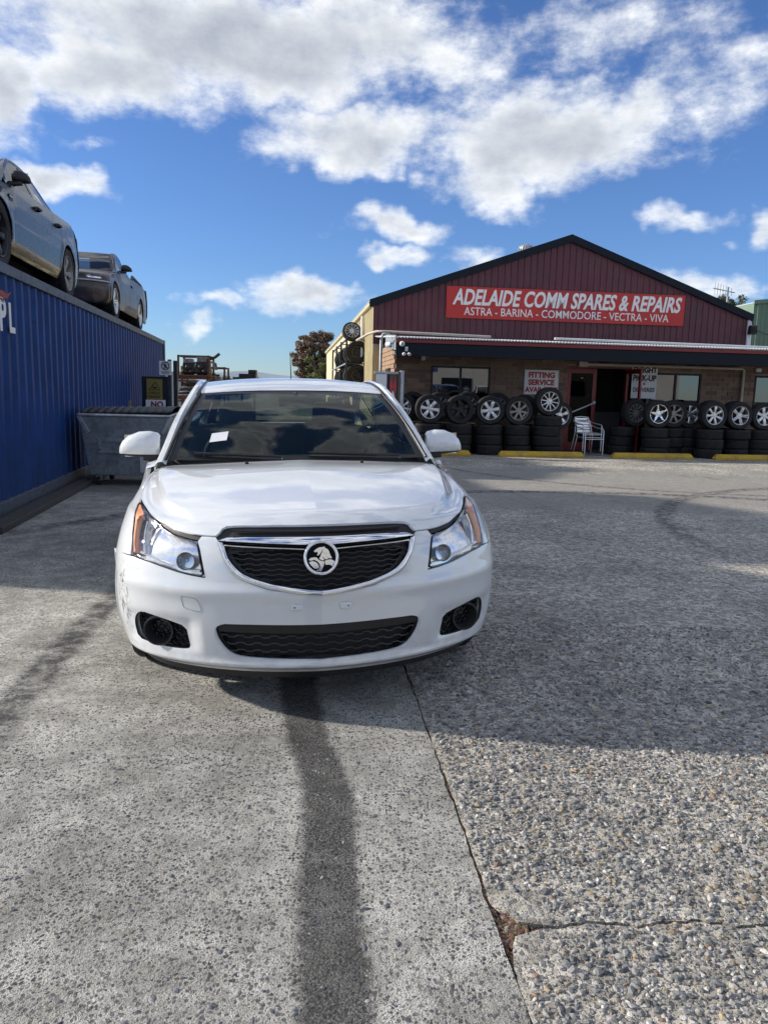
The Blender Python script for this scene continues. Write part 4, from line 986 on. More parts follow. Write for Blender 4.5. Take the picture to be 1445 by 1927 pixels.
def mirror(B, s_, x0, y, z, Lx=.24, hh=.082, cap=None, base=None, dy=.085):
    """door mirror: shell that tapers to its tip, dark foot and reflecting face behind"""
    mb = MB(); n = 18; prof = [(0, .80), (.06, .93), (.25, 1.), (.5, .97), (.75, .80), (.90, .56), (.97, .34), (1., .04)]
    vs = []
    for t, k in prof:
        for j in range(n):
            a = 2*math.pi*j/n; c, q = math.cos(a), math.sin(a); c = math.copysign(abs(c)**.75, c); q = math.copysign(abs(q)**.75, q)
            vs.append((s_*(x0+Lx*t), y+(-dy*k if c < 0 else -dy*.25*k)*abs(c)-.02*t*0+.03*t, z+hh*k*(q if q > 0 else q*.80)+.004*t-.05*(1-k)))
    m = len(prof); fs = [(i*n+j, i*n+(j+1) % n, (i+1)*n+(j+1) % n, (i+1)*n+j) for i in range(m-1) for j in range(n)]
    mb.add(vs, fs, 0, True); mb.add(vs[:n], [tuple(range(n))], 0)
    for k, f in enumerate(mb.f):
        zc = sum(mb.v[i][2] for i in f)/len(f); mb.m[k] = 1 if zc < z-hh*.50 else 0
    o = mb.build('wing_mirror', [cap or B.paint, m_black], B.root, sharp=50)
    MB().add([(s_*(x0-.075), y-.05, z-.10), (s_*(x0-.075), y+.03, z-.10), (s_*(x0-.075), y+.03, z-.05), (s_*(x0-.075), y-.05, z-.05), (s_*(x0+.10), y-.055, z-.085), (s_*(x0+.10), y+.0, z-.085), (s_*(x0+.10), y+.0, z-.04), (s_*(x0+.10), y-.055, z-.04)],
             [(0, 1, 5, 4), (1, 2, 6, 5), (2, 3, 7, 6), (3, 0, 4, 7), (4, 5, 6, 7), (0, 3, 2, 1)]).build('mirror_foot', m_black, o, .008)
    MB().box((s_*(x0+Lx*.46), y+.012, z), (Lx*.78, .004, hh*1.5)).build('mirror_glass', m_chrome, o)
    return o
def underbody(B, L, w=.80):
    MB().span((-w+.28, .42, .17), (w-.28, L-.2, .30)).build('underbody', m_under, B.root)
    for y in (B.p['fa'], B.p['ra']):
        for s_ in (1, -1):   # wheel housings
            mb = MB(); r = B.p['ar']+.01; A = [(s_*.86, y+r*math.cos(a), B.p['wz']+r*math.sin(a)) for a in np.linspace(-.35, math.pi+.35, 20)]; C = [(s_*.52, p[1], p[2]) for p in A]
            mb.strip(A, C); mb.add(C, [tuple(range(20))]); mb.build('wheel_housing', m_under, B.root)
# ================================================================== the white sedan
hero = empty('white_sedan', 'white sedan with a scraped front bumper corner parked facing the viewer', 'car', (-.238, 3.098, 0), 0)
hero.rotation_mode = 'XYZ'; hero.rotation_euler = (Matrix.Rotation(R(10), 3, 'Z') @ Matrix.Rotation(-R(1.21), 3, 'Y')).to_euler()
HP = dict(len=4.597, fa=.945, ra=3.63, ar=.345, wz=.315, sill=.20, belt=[(1.46, .965), (1.8, .985), (2.6, 1.005), (3.4, 1.03), (3.95, 1.055), (4.12, 1.03), (4.22, .95)],
          side=[(.18, .84), (.25, .872), (.35, .897), (.55, .908), (.75, .902), (.9, .885), (1.0, .862), (1.1, .84)])
HB = Body(hero, HF, HP, m_wpaint, True)
HEAD = [(.81, 7.98), (.703, 7.61), (.624, 7.12), (.559, 6.65), (.496, 6.33), (.439, 6.18), (.391, 6.13), (.377, 5.69), (.365, 5.12), (.355, 4.60), (.404, 4.66), (.458, 4.76), (.518, 4.90), (.589, 5.05), (.690, 5.15), (.709, 5.73), (.734, 6.43), (.765, 7.07)]
HOODE = [(0, 7.07), (.055, 7.07), (.141, 7.07), (.23, 7.04), (.262, 7.01), (.288, 6.95), (.305, 6.78), (.314, 6.55), (.322, 6.43), (.367, 6.42), (.421, 6.45), (.495, 6.57), (.566, 6.90), (.640, 7.38), (.710, 7.80), (.800, 8.10)]
UOUT = [(.311, 6.08), (.300, 5.75), (.292, 5.46), (.277, 5.12), (.263, 4.85), (.243, 4.62), (.219, 4.46), (.157, 4.19), (.096, 4.04), (.037, 3.94), (0, 3.91)]
UIN = [(.298, 6.05), (.288, 5.75), (.279, 5.46), (.266, 5.18), (.250, 4.96), (.232, 4.77), (.207, 4.61), (.145, 4.33), (.09, 4.18), (.038, 4.08), (0, 4.05)]
UIN = [(max(a-.006, 0), v+(.06 if v < 5.3 else 0)) for a, v in UIN]
INTAKE = chaikin([(0, 2.74), (.285, 2.76), (.312, 2.68), (.328, 2.53), (.327, 2.30), (.320, 2.05), (.302, 1.70), (.282, 1.49), (.251, 1.38), (.15, 1.33), (0, 1.30)], 1, False)
FOG = chaikin([(.700, 1.62), (.705, 2.10), (.697, 2.45), (.669, 2.70), (.634, 2.82), (.572, 2.76), (.494, 2.63), (.430, 2.47), (.426, 2.0), (.424, 1.66), (.440, 1.57), (.505, 1.53), (.600, 1.56)], 1)
SIDELINE = [(.800, 8.10), (.845, 8.8), (.880, 9.6), (.905, 10.4), (.920, 11.)]
shr = lambda L, k: [tuple(np.array(p)*k+np.mean(L, 0)*(1-k)) for p in L]
# panels
hood = fpanel('bonnet', HF, HOODE+[(.832, 8.8), (.868, 9.6), (.893, 10.4), (.908, 11.), (0, 11.)], [], m_wpaint, hero, step=.0145, flange=.02)
bump_out = [(0, 0), (1., 0), (1., 5.02), (.702, 5.10)]+[(a, v-.05) for a, v in reversed(HEAD[9:14])]+[(.349, 4.58), (.358, 5.12), (.370, 5.69), (.383, 6.10), (.372, 6.33), (.323, 6.34), (.316, 6.20)]+[(a+.002, v-.01) for a, v in UOUT[:-1]]+[(0, 3.90)]
# the lower opening reaches the centre line, so the bumper outline runs round it
upper = [(0, 2.745)]+[p for p in INTAKE if p[0] > 1e-4]+[(0, 1.295)]
bump2 = [(0, 0), (1., 0), (1., 5.02), (.702, 5.10)]+bump_out[4:]+upper
fpanel('front_bumper', HF, bump2, [FOG], m_wpaint, hero, step=.026, flange=.024)
fpanel('front_wing', HF, [(.704, 5.16), (1., 5.06), (1., 11.), (.924, 11.), (.909, 10.4), (.884, 9.6), (.849, 8.8), (.815, 8.13), (.772, 7.07), (.741, 6.43), (.716, 5.73)], [], m_wpaint, hero, step=.03, flange=.02, split=True)
# dark structure behind the gaps
fpanel('front_carrier', HF, [(0, .5), (.97, .5), (.97, 10.8), (0, 10.8)], [shr(HEAD, .96), [(.002, 6.0)]+[(a*.96+.002, v) for a, v in UIN[1:-1]]+[(.002, 4.2)], [(.002, 2.6)]+[(a*.97, v*.98+.04) for a, v in INTAKE if a > .05]+[(.002, 1.4)], shr(FOG, .95)], m_seal, hero, off=-.030, step=.05, flange=0)
# upper gap trim: glossy black strip between bonnet edge and grille
fpanel('grille_surround', HF, [(0, 6.50), (.28, 6.46), (.303, 6.30), (.318, 6.16), (.372, 6.20), (.386, 6.20), (.42, 6.25), (.495, 6.42), (.555, 6.70), (.60, 7.04), (.60, 7.3), (.49, 6.75), (.41, 6.60), (.33, 6.60), (.318, 6.9), (.29, 7.1), (0, 7.2)], [], m_black, hero, off=-.014, step=.04, flange=0)
MB().tube([(x, fpt(HF, abs(x)/1.4, 6.75, -.006)[0, 1], fpt(HF, abs(x)/1.4, 6.75, -.006)[0, 2]) for x in np.linspace(-.36, .36, 25)], .006, 6).build('bonnet_seal', m_seal, hero)
# chrome
BT_ = [(.306, 6.20), (.302, 6.33), (.288, 6.43), (.226, 6.50), (.14, 6.53), (.037, 6.53), (0, 6.53)]; BB_ = [(.311, 6.11), (.300, 6.105), (.268, 6.10), (.181, 6.07), (.097, 6.03), (.038, 6.00), (0, 5.99)]
fstrip('chrome_bar', HF, BT_, BB_, [(0, -.014), (.03, -.006), (.25, .004), (.6, .014), (.93, .018), (1, -.006)], m_chrome, hero)
fstrip('chrome_bar', HF, [(.304, 6.05), (.268, 6.01), (.181, 5.97), (.097, 5.93), (.038, 5.89), (0, 5.88)], [(.296, 5.96), (.267, 5.93), (.18, 5.89), (.097, 5.85), (.038, 5.80), (0, 5.79)], [(0, -.015), (.05, .0), (.5, .006), (.95, -.002), (1, -.018)], m_chrome, hero)
fstrip('chrome_surround', HF, UOUT, UIN, [(0, -.012), (.03, .006), (.22, .015), (.60, .018), (.97, .010), (1, -.030)], m_chrome, hero, 60)
# grille opening and lattice
GR = [(0, 5.82), (.097, 5.86), (.18, 5.90), (.267, 5.95), (.293, 5.97)]+UIN[1:]
fpanel('grille_back', HF, [(0, 6.05), (.31, 6.05)]+[(a+.012, v-.05) for a, v in UIN[1:-1]]+[(0, 3.95)], [], m_dark, hero, off=-.075, step=.05, flange=0)
m_lattice = pm('grille_plastic', (.022, .022, .024), .32)
honey('grille_lattice', HF, GR, m_lattice, hero, -.022, .046, .112, .0030, False)
fpanel('intake_back', HF, [(0, 2.78)]+[(a*1.02, v) for a, v in INTAKE if a > .01]+[(0, 1.25)], [], m_dark, hero, off=-.07, step=.05, flange=0)
fpanel('intake_band', HF, [(0, 2.72), (.283, 2.735), (.309, 2.66), (.322, 2.53), (.318, 2.40), (0, 2.37)], [], m_black, hero, off=-.016, step=.04, flange=.04)
honey('intake_lattice', HF, [(0, 2.40), (.32, 2.42)]+[p for p in INTAKE if p[1] < 2.3], m_lattice, hero, -.028, .054, .15, .0034, False)
# fog lamp bays
fpanel('fog_back', HF, shr(FOG, 1.04), [], m_dark, hero, off=-.055, step=.04, flange=0, split=True)
honey('fog_lattice', HF, FOG, m_lattice, hero, -.022, .034, .17, .0028, True)
for s_ in (1, -1):
    P0 = fpt(HF, .555, 2.17)[0]*np.array([s_, 1, 1]); ax_ = Vector((s_*.22, -1, -.02)).normalized()
    Mf = Matrix.Translation(Vector(P0)-ax_*.02) @ ax_.to_track_quat('Z', 'Y').to_matrix().to_4x4()
    f_ = MB().lathe([(.050, -.06), (.062, .012), (.068, .026), (.066, .034), (.060, .034), (.054, .022), (.046, -.03), (0, -.035)], 36, Mf).build('fog_lamp', pm('fog_bezel', (.030, .030, .033), .38), hero, sharp=40)
    MB().lathe([(.046, -.026), (.030, -.020), (0, -.018)], 28, Mf).build('lens', pm('dark_lens', (.006, .006, .007), .08), f_)
# headlamps
m_refl = pm('lamp_reflector', (.95, .96, .97), .14, .75, var=(30, .08)); m_amber = pm('amber_lens', (1., .42, .20), .4, coat=.3); m_lampdark = pm('lamp_grey', (.30, .31, .33), .15, .7); m_mirror = pm('lamp_mirror', (.90, .90, .90), .16, .80, var=(60, .15))
LENS = chaikin(shr(HEAD, .985), 1)
def hdepth(pts):
    d = segdist(np.array(pts)*FS, [tuple(np.array(p)*FS) for p in HEAD]); p = np.array(pts); q = np.clip((p[:, 1]-4.7)/2.2, 0, 1); return .006+np.minimum(.07*np.clip(d/.035, 0, 1), .010+.050*q+.010*np.sin(p[:, 0]*40))
hl_back = fpanel('headlamp', HF, shr(HEAD, .995), [], m_mirror, hero, off=-.004, step=.014, flange=0, depth_fn=hdepth, split=True)
fstrip('lamp_gasket', HF, [*chaikin(HEAD, 1), chaikin(HEAD, 1)[0]], [*chaikin(shr(HEAD, .972), 1), chaikin(shr(HEAD, .972), 1)[0]], [(0, -.010), (.2, -.001), (.75, -.002), (1, -.014)], m_seal, hl_back, 90)
def region(name, poly, mat, depth, off=-.004): return fpanel(name, HF, poly, [], mat, hl_back, off=off, step=.02, flange=.03, depth_fn=(lambda p: np.full(len(p), depth)))
region('indicator', chaikin([(.795, 7.86), (.735, 7.58), (.690, 7.30), (.690, 7.10), (.725, 6.85), (.716, 6.3), (.697, 5.6), (.680, 5.22), (.690, 5.24), (.708, 5.80), (.735, 6.48), (.762, 7.10)], 1), m_amber, .001)
fstrip('lamp_bezel', HF, [(.372, 4.78), (.42, 4.84), (.50, 5.02), (.58, 5.20), (.655, 5.32)], [(.376, 4.92), (.42, 4.98), (.50, 5.14), (.58, 5.32), (.652, 5.46)], [(0, -.03), (.15, -.012), (.85, -.018), (1, -.045)], m_refl, hl_back, 30)
fstrip('lamp_bezel', HF, [(.655, 6.75), (.650, 6.2), (.640, 5.7), (.630, 5.35)], [(.640, 6.75), (.634, 6.2), (.622, 5.7), (.612, 5.35)], [(0, -.03), (.2, -.010), (.8, -.010), (1, -.045)], m_refl, hl_back, 30)
for s_ in (1, -1):
    for a, v, r, d_ in ((.430, 5.28, .036, .030),):
        P0 = fpt(HF, a, v, -d_)[0]*np.array([s_, 1, 1]); ax_ = Vector((s_*.18, -1, .12)).normalized(); Mf = Matrix.Translation(Vector(P0)) @ ax_.to_track_quat('Z', 'Y').to_matrix().to_4x4()
        bw = MB().lathe([(r*1.06, .030), (r*1.08, .036), (r, .034), (r*.93, .016), (r*.75, -.008), (r*.45, -.026), (0, -.034)], 30, Mf).build('reflector_bowl', m_lampdark, hl_back[0 if s_ > 0 else 1])
        MB().lathe([(.012, -.03), (.011, .006), (.006, .014), (0, .015)], 14, Mf).build('bulb', pm('bulb_glass', (.72, .74, .78), .1, .4), hl_back[0 if s_ > 0 else 1])
fpanel('lamp_lens', HF, LENS, [], m_clear, hl_back, off=.004, step=.03, flange=0)
# emblem: ring, dark disc, lion in relief
Pe = fpt(HF, 0., 5.50, .012)[0]; Ne = Vector((0, -1, .16)).normalized()
Me = Matrix.Translation(Vector(Pe)) @ Matrix((Vector((1, 0, 0)), Ne.cross(Vector((1, 0, 0))), Ne)).transposed().to_4x4()
em = MB().lathe([(.0735, -.012), (.0735, .004), (.0700, .0085), (.0635, .009), (.0595, .004), (.0585, -.004)], 56, Me).build('emblem', m_chrome, hero, sharp=60)
MB().lathe([(.060, -.002), (0, -.002)], 48, Me).build('disc', pm('emblem_navy', (.003, .004, .008), .6, spec=.15), em)
LION = [
 [(440, 815), (490, 770), (545, 735), (600, 712), (700, 708), (735, 688), (755, 740), (800, 755), (840, 790), (862, 838), (880, 900), (910, 970), (942, 1020), (868, 1026), (800, 985), (760, 920), (735, 885), (780, 960), (840, 1030), (770, 1052), (720, 1020), (675, 955), (700, 1020), (735, 1062), (690, 1076), (630, 1060), (585, 1020), (620, 960), (655, 870), (690, 800), (705, 765), (680, 790), (640, 850), (600, 905), (540, 945), (525, 905), (560, 885), (525, 830), (480, 850)],
 [(300, 1110), (400, 1085), (480, 1110), (540, 1165), (572, 1230), (570, 1290), (480, 1302), (420, 1265), (350, 1190)],
 [(290, 1050), (350, 997), (440, 985), (515, 987), (560, 1040), (620, 1085), (700, 1095), (722, 1130), (705, 1220), (660, 1320), (620, 1378), (490, 1340), (575, 1312), (612, 1250), (595, 1180), (545, 1105), (450, 1055), (360, 1075)],
 [(735, 1085), (800, 1062), (900, 1050), (1010, 1105), (985, 1170), (940, 1245), (905, 1215), (840, 1195), (765, 1205), (735, 1150)]]
for q in LION: MB().prism([((x-640)*.0735/490, -(y-1000)*.0735/490) for x, y in q], .006, Me, z0=-.001).build('lion_relief', m_chrome, em, .0008, seg=1)
# number plate brackets, tow cover, lip, washer jets
for s_ in (1, -1):
    P0 = fpt(HF, .071, 3.45, .006)[0]; bk = MB().box((P0[0]*s_, P0[1]+.003, P0[2]), (.050, .018, .026)).build('plate_bracket', m_wpaint, hero, .005)
    MB().lathe([(.0035, .0), (0, .0)], 8, Matrix.Translation((P0[0]*s_+s_*.010*1, P0[1]-.0065, P0[2])) @ Matrix.Rotation(R(90), 4, 'X')).build('screw_hole', m_seal, bk)
tow = np.array(chaikin([(.442, 3.70), (.436, 3.74), (.389, 3.68), (.379, 3.60), (.366, 3.20), (.372, 3.12), (.427, 3.22), (.435, 3.29)], 2)); tp = fpt(HF, tow[:, 0], tow[:, 1], -.0004)*np.array([-1, 1, 1])
MB().tube(list(tp)+[tp[0]], .0016, 5, cap=False).build('tow_cover_seam', pm('seam_grey', (.25, .26, .27), .6), hero)
aa = np.linspace(0, 1, 40); l0 = fpt(HF, aa, np.full(40, .25), -.012); l1 = fpt(HF, aa, np.full(40, .0), -.012); l2 = l1+np.array([0, .02, -.045]); l2[:, 0] *= .985; l3 = l2+np.array([0, .10, .012])
mb = MB()
for s_ in (1, -1):
    M_ = np.array([s_, 1, 1])
    for q0, q1 in ((l0, l1), (l1, l2), (l2, l3)): mb.strip(q0*M_, q1*M_, 0, True, flip=s_ < 0)
mb.build('front_lip', m_black, hero, sharp=50)
for x_ in (-.30, .335): P0 = fpt(HF, math.asin(abs(x_)/.81)/(math.pi/2), 10.72, .004)[0]; MB().box((x_, P0[1], P0[2]+.004), (.022, .03, .014), taper=(.7, .6)).build('washer_jet', m_black, hero, .003)
# loose bumper corner tab on the viewer's left
P0 = fpt(HF, .985, 4.9, .0)[0]; MB().add([(-P0[0]+.006, P0[1]-.06, P0[2]+.0), (-P0[0]-.010, P0[1]-.01, P0[2]+.012), (-P0[0]-.006, P0[1]+.0, P0[2]-.14), (-P0[0]+.004, P0[1]-.06, P0[2]-.15), (-P0[0]+.01, P0[1]+.02, P0[2]-.0), (-P0[0]+.01, P0[1]+.02, P0[2]-.14)], [(0, 1, 2, 3), (1, 4, 5, 2), (0, 4, 1)]).build('bumper_tab', m_wpaint, hero, .004)
# sides
HB.side('wing_side', .583, 1.455); d_f = HB.side('front_door', 1.455, 2.42); d_r = HB.side('rear_door', 2.42, 3.32); HB.side('rear_quarter', 3.32, 4.235)
for lst, y in ((d_f, 2.25), (d_r, 3.15)):
    for o, s_ in zip(lst, (1, -1)):
        x = float(HB.X(np.array([y]), np.array([.86]))[0]); MB().tube([(s_*(x-.005), y-.11, .855), (s_*(x+.035), y-.085, .865), (s_*(x+.038), y+.06, .868), (s_*(x-.005), y+.09, .862)], .012, 8).build('door_handle', m_wpaint, o)
HRT = np.array([(.78, 4.50, -.28, .24, .26), (.86, 4.58, -.35, .34, .35), (.89, 4.60, -.36, .5, .5), (.895, 4.58, -.34, .65, .65), (.885, 4.54, -.31, .8, .8), (.875, 4.49, -.28, .95, .93), (.84, 4.42, -.24, 1.07, 1.02), (.80, 4.2, -.10, 1.09, 1.05), (.76, 3.98, .0, 1.095, 1.06)])
rear_end(HB, HRT, m_wpaint)
HG = dict(ws=((.736, 1.285, 1.37, 1.000, .998), (.572, 1.970, 1.985, 1.382, 1.368), .030), rail=[(.800, 1.36, .968), (.765, 1.50, 1.065), (.715, 1.72, 1.215), (.655, 1.95, 1.345), (.628, 2.15, 1.405), (.622, 2.5, 1.435), (.620, 2.9, 1.430), (.622, 3.25, 1.385), (.650, 3.6, 1.265), (.700, 3.85, 1.15), (.740, 4.02, 1.08)],
          roof=[(1.985, 1.388), (2.1, 1.428), (2.35, 1.465), (2.65, 1.474), (3.0, 1.462), (3.35, 1.410), (3.45, 1.385)], bl=((.66, 3.98, 3.95, 1.10, 1.09), (.55, 3.46, 3.42, 1.378, 1.345), .02), belt_x=.812, panes=[(1.52, 2.40), (2.48, 3.30), (3.36, 3.62)])
m_wsglass = glassmat('windscreen_glass', (.42, .52, .46), 1.55)
HWS, HWF = greenhouse(HB, HG, m_wsglass)
rl = [Vector(HWF(1, t))+Vector((.012, -.006, .004)) for t in np.linspace(0, 1, 12)]
for s_ in (1, -1): MB().tube([(s_*p.x, p.y, p.z) for p in rl], .009, 6).build('windscreen_seal', m_seal, hero)
mb = MB(); c0 = [fpt(HF, a, 10.99, -.006)[0] for a in np.linspace(0, .93, 20)]; c1 = [np.array(HWF(.5+.5*t, 0.02))+np.array([0, .01, -.008]) for t in np.linspace(0, 1, 20)]
for s_ in (1, -1): mb.strip([p*np.array([s_, 1, 1]) for p in c0], [p*np.array([s_, 1, 1]) for p in c1], 0, True)
mb.build('cowl_panel', m_black, hero)
for x0, x1, t1 in ((-.10, -.60, .05), (.58, .05, .045)):
    A_ = Vector(HWF(.5+x0/1.47, .0)); pts_ = [Vector(HWF(.5+(x0+(x1-x0)*k)/1.47, .015+t1*k*.9))+Vector((0, -.014, .012)) for k in np.linspace(0, 1, 9)]
    MB().tube([A_+Vector((0, -.03, .0))]+pts_, .007, 6).build('wiper', m_black, hero); MB().tube([p+Vector((0, .004, -.006)) for p in pts_[2:]], .005, 4).build('wiper_blade', m_seal, hero)
for s_ in (1, -1): mirror(HB, s_, .800, 1.635, 1.062, .245, .086)
underbody(HB, 4.5)
for y in (HP['fa'], HP['ra']):
    for s_ in (1, -1): car_wheel(hero, (s_*.775, y, .318-s_*.775*math.tan(R(1.21))), s_, .318, .205, .212, 'five', m_greyalloy)
MB().tube([(.06, 3.28, 1.41), (.058, 3.38, 1.70)], [.006, .003], 6).build('roof_aerial', m_black, hero)
# cabin
m_trim = pm('dark_trim', (.075, .078, .075), .7, var=(20, .2)); m_seat = pm('grey_seat_cloth', (.14, .14, .135), .85, var=(30, .2))
MB().grid(lambda u, t: ((2*u-1)*.70, 1.33+.35*t, .99-.02*t+.03*math.sin(math.pi*t)-.03*(2*u-1)**2), 12, 6).build('dashboard', m_trim, hero)
MB().span((-.70, 1.68, .55), (.70, 1.75, .985)).build('dashboard_face', m_trim, hero, .03); MB().span((-.72, 1.7, .25), (.72, 3.7, .30)).build('cabin_floor', m_trim, hero)
def seat(x, y, w=.50):
    st_ = MB().span((x-w/2, y, .40), (x+w/2, y+.5, .55)).build('seat', m_seat, hero, .05)
    o = MB().box((x, y+.60, .83), (w*.92, .14, .62), Matrix.Rotation(R(-14), 3, 'X'), taper=(.86, .8)).build('seat_back', m_seat, st_, .05)
    MB().box((x, y+.70, 1.20), (w*.52, .09, .18), taper=(.85, .8)).build('head_rest', m_seat, st_, .03)
for x_ in (-.37, .37): seat(x_, 1.95); seat(x_, 2.85)
swm = Matrix.Translation((-.37, 1.86, .97)) @ Matrix.Rotation(R(-65), 4, 'X'); a16 = [(.185*math.cos(a), .185*math.sin(a), 0) for a in np.linspace(0, 2*math.pi, 33)]
sw_ = MB().tube([swm @ Vector(p) for p in a16], .016, 8, cap=False).build('steering_wheel', m_trim, hero); MB().tube([swm @ Vector((-.18, 0, 0)), swm @ Vector((0, -.02, 0)), swm @ Vector((.18, 0, 0))], .022, 6).build('spoke', m_trim, sw_)
MB().box((.02, 1.93, 1.315), (.23, .03, .065)).build('cabin_mirror', m_trim, hero, .012); MB().tube([(.02, 1.94, 1.33), (.02, 1.95, 1.375)], .012, 6).build('mirror_stalk', m_trim, hero)
MB().grid(lambda u, t: ((2*u-1)*.55, 2.0+1.4*t, 1.362+.045*math.sin(math.pi*t)), 4, 8).build('headliner', pm('headliner_cloth', (.22, .22, .21), .9), hero)
# paper note inside the glass at the lower corner
q = [Vector(HWF(u, t)) for u, t in ((.137, .20), (.205, .225), (.205, .335), (.137, .31))]; MB().add([p+Vector((0, -.004, .003)) for p in q], [(0, 1, 2, 3)]).build('paper_note', pm('note_paper', (.82, .83, .84), .7, var=(40, .06)), hero)
# ================================================================== the two cars on the container
def on_container(y, inset, z=CH): v = Vector((*cpt(CY0), 0))+Matrix.Rotation(CA, 3, 'Z') @ Vector((inset, y, 0)); return (v.x, v.y, z)
HS = HF.copy(); HS[:, 0] *= 1.035
sed = empty('black_sedan', 'black sedan perched on the near end of the blue container', 'car', on_container(8.30-CY0-.93+.26, -1.04), CA)
SP = dict(len=4.89, fa=.93, ra=3.845, ar=.385, wz=.345, sill=.21, belt=[(1.46, .965), (1.8, .995), (2.6, 1.03), (3.4, 1.06), (4.1, 1.09), (4.35, 1.08), (4.46, .98)], side=[(.18, .87), (.25, .90), (.35, .925), (.55, .94), (.75, .935), (.9, .92), (1.0, .90), (1.1, .875)])
SB = Body(sed, HS, SP, m_spaint)
fpanel('front_body', HS, [(0, 0), (1, 0), (1, 11), (0, 11)], [shr(HEAD, .97)], m_spaint, sed, step=.05, hero=False)
fpanel('headlamp', HS, shr(HEAD, .965), [], m_refl, sed, off=-.03, step=.05, hero=False, flange=0, split=True); fpanel('lamp_lens', HS, shr(HEAD, .965), [], m_clear, sed, step=.05, hero=False, flange=0, split=True)
fpanel('grille', HS, [(.0, 5.9), (.28, 6.0), (.25, 4.9), (0, 4.3)], [], m_black, sed, off=.004, step=.05, hero=False); fpanel('intake', HS, [(.0, 2.7), (.34, 2.7), (.30, 1.4), (0, 1.3)], [], m_black, sed, off=.004, step=.05, hero=False)
wsd = SB.side('wing_side', .583, 1.45); df = SB.side('front_door', 1.45, 2.58); dr = SB.side('rear_door', 2.58, 3.52); SB.side('rear_quarter', 3.52, 4.48)
for lst, y in ((df, 2.38), (dr, 3.36)):
    for o, s_ in zip(lst, (1, -1)):
        x = float(SB.X(np.array([y]), np.array([.90]))[0]); MB().tube([(s_*(x-.005), y-.12, .89), (s_*(x+.03), y-.09, .90), (s_*(x+.035), y+.07, .905), (s_*(x-.005), y+.10, .90)], .018, 8).build('door_handle', m_black, o)
for o, s_ in zip(wsd, (1, -1)):
    x = float(SB.X(np.array([1.36]), np.array([.80]))[0]); MB().box((s_*(x+.002), 1.355, .80), (.012, .11, .07)).build('side_vent', m_black, o, .004); MB().box((s_*(x+.008), 1.35, .812), (.006, .12, .012)).build('vent_trim', m_chrome, o)
SRT = HRT.copy(); SRT[:, 0] *= 1.035; SRT[:, 1] += .28; SRT[:, 3:] += [[0, 0]]*6+[[.03, .03]]*3; rear_end(SB, SRT, m_spaint)
SG = dict(ws=((.75, 1.29, 1.38, 1.000, 1.0), (.60, 2.10, 2.12, 1.40, 1.385), .030), rail=[(.82, 1.37, .975), (.785, 1.52, 1.07), (.735, 1.80, 1.235), (.675, 2.08, 1.37), (.650, 2.3, 1.43), (.642, 2.7, 1.455), (.640, 3.1, 1.435), (.645, 3.45, 1.37), (.675, 3.8, 1.26), (.725, 4.1, 1.15), (.76, 4.28, 1.10)],
          roof=[(2.12, 1.405), (2.3, 1.455), (2.6, 1.485), (2.9, 1.485), (3.3, 1.445), (3.6, 1.385)], bl=((.68, 4.25, 4.22, 1.12, 1.11), (.57, 3.6, 3.56, 1.38, 1.34), .02), belt_x=.835, panes=[(1.55, 2.56), (2.64, 3.50), (3.56, 3.84)])
m_privacy = glassmat('smoked_glass', (.42, .44, .46), 1.6)
greenhouse(SB, SG, m_privacy)
for s_ in (1, -1): mirror(SB, s_, .86, 1.72, 1.10, .185, .078, m_black, dy=.10)
underbody(SB, 4.8, .84)
for y in (SP['fa'], SP['ra']):
    for s_ in (1, -1): car_wheel(sed, (s_*.82, y, .345), s_, .345, .245, .245, 'five', m_darkalloy if y < 2 else m_greyalloy)
MB().span((-.6, 1.5, .5), (.6, 1.6, .95)).build('dashboard', m_trim, sed, .03)
for x_ in (-.38, .38): MB().box((x_, 2.55, .85), (.48, .16, .75), Matrix.Rotation(R(-14), 3, 'X')).build('seat_back', m_seat, sed, .05)
# ute
HU = np.array([(.80, .10, .35, .21, .21), (.85, .05, .38, .25, .25), (.88, .02, .40, .34, .34), (.89, .0, .40, .45, .45), (.89, .01, .40, .53, .53), (.885, .035, .41, .57, .57), (.88, .05, .43, .65, .645), (.87, .09, .50, .725, .72), (.855, .25, .55, .775, .78), (.845, .55, .52, .83, .835), (.835, .95, .42, .895, .88), (.815, 1.35, .22, .95, .925)])
ute = empty('brown_utility', 'faded brown utility with a black tub cover on the far end of the container', 'car', on_container(14.35-CY0-.92+.5, -.96), CA)
UP = dict(len=4.95, fa=.92, ra=3.78, ar=.365, wz=.33, sill=.22, tail=.05, belt=[(1.5, .93), (2.0, .95), (3.1, .97), (3.2, .985), (4.6, .99), (4.86, .97)], side=[(.18, .86), (.26, .885), (.40, .90), (.55, .905), (.75, .90), (.9, .885), (1.0, .87)])
UB = Body(ute, HU, UP, m_upaint)
UH = chaikin([(.42, 5.9), (.42, 6.75), (.60, 6.80), (.70, 6.75), (.72, 6.35), (.68, 5.95), (.55, 5.88)], 1)
fpanel('front_body', HU, [(0, 0), (1, 0), (1, 11), (0, 11)], [UH], m_upaint, ute, step=.05, hero=False)
fpanel('headlamp', HU, UH, [], m_refl, ute, off=-.03, step=.05, hero=False, flange=0, split=True); fpanel('lamp_lens', HU, UH, [], m_clear, ute, step=.05, hero=False, flange=0, split=True)
fpanel('grille', HU, [(.0, 6.75), (.39, 6.75), (.39, 6.05), (0, 6.05)], [], m_black, ute, off=.003, step=.05, hero=False); fpanel('intake', HU, [(.05, 3.2), (.45, 3.2), (.42, 2.3), (.05, 2.3)], [], m_black, ute, off=.003, step=.05, hero=False)
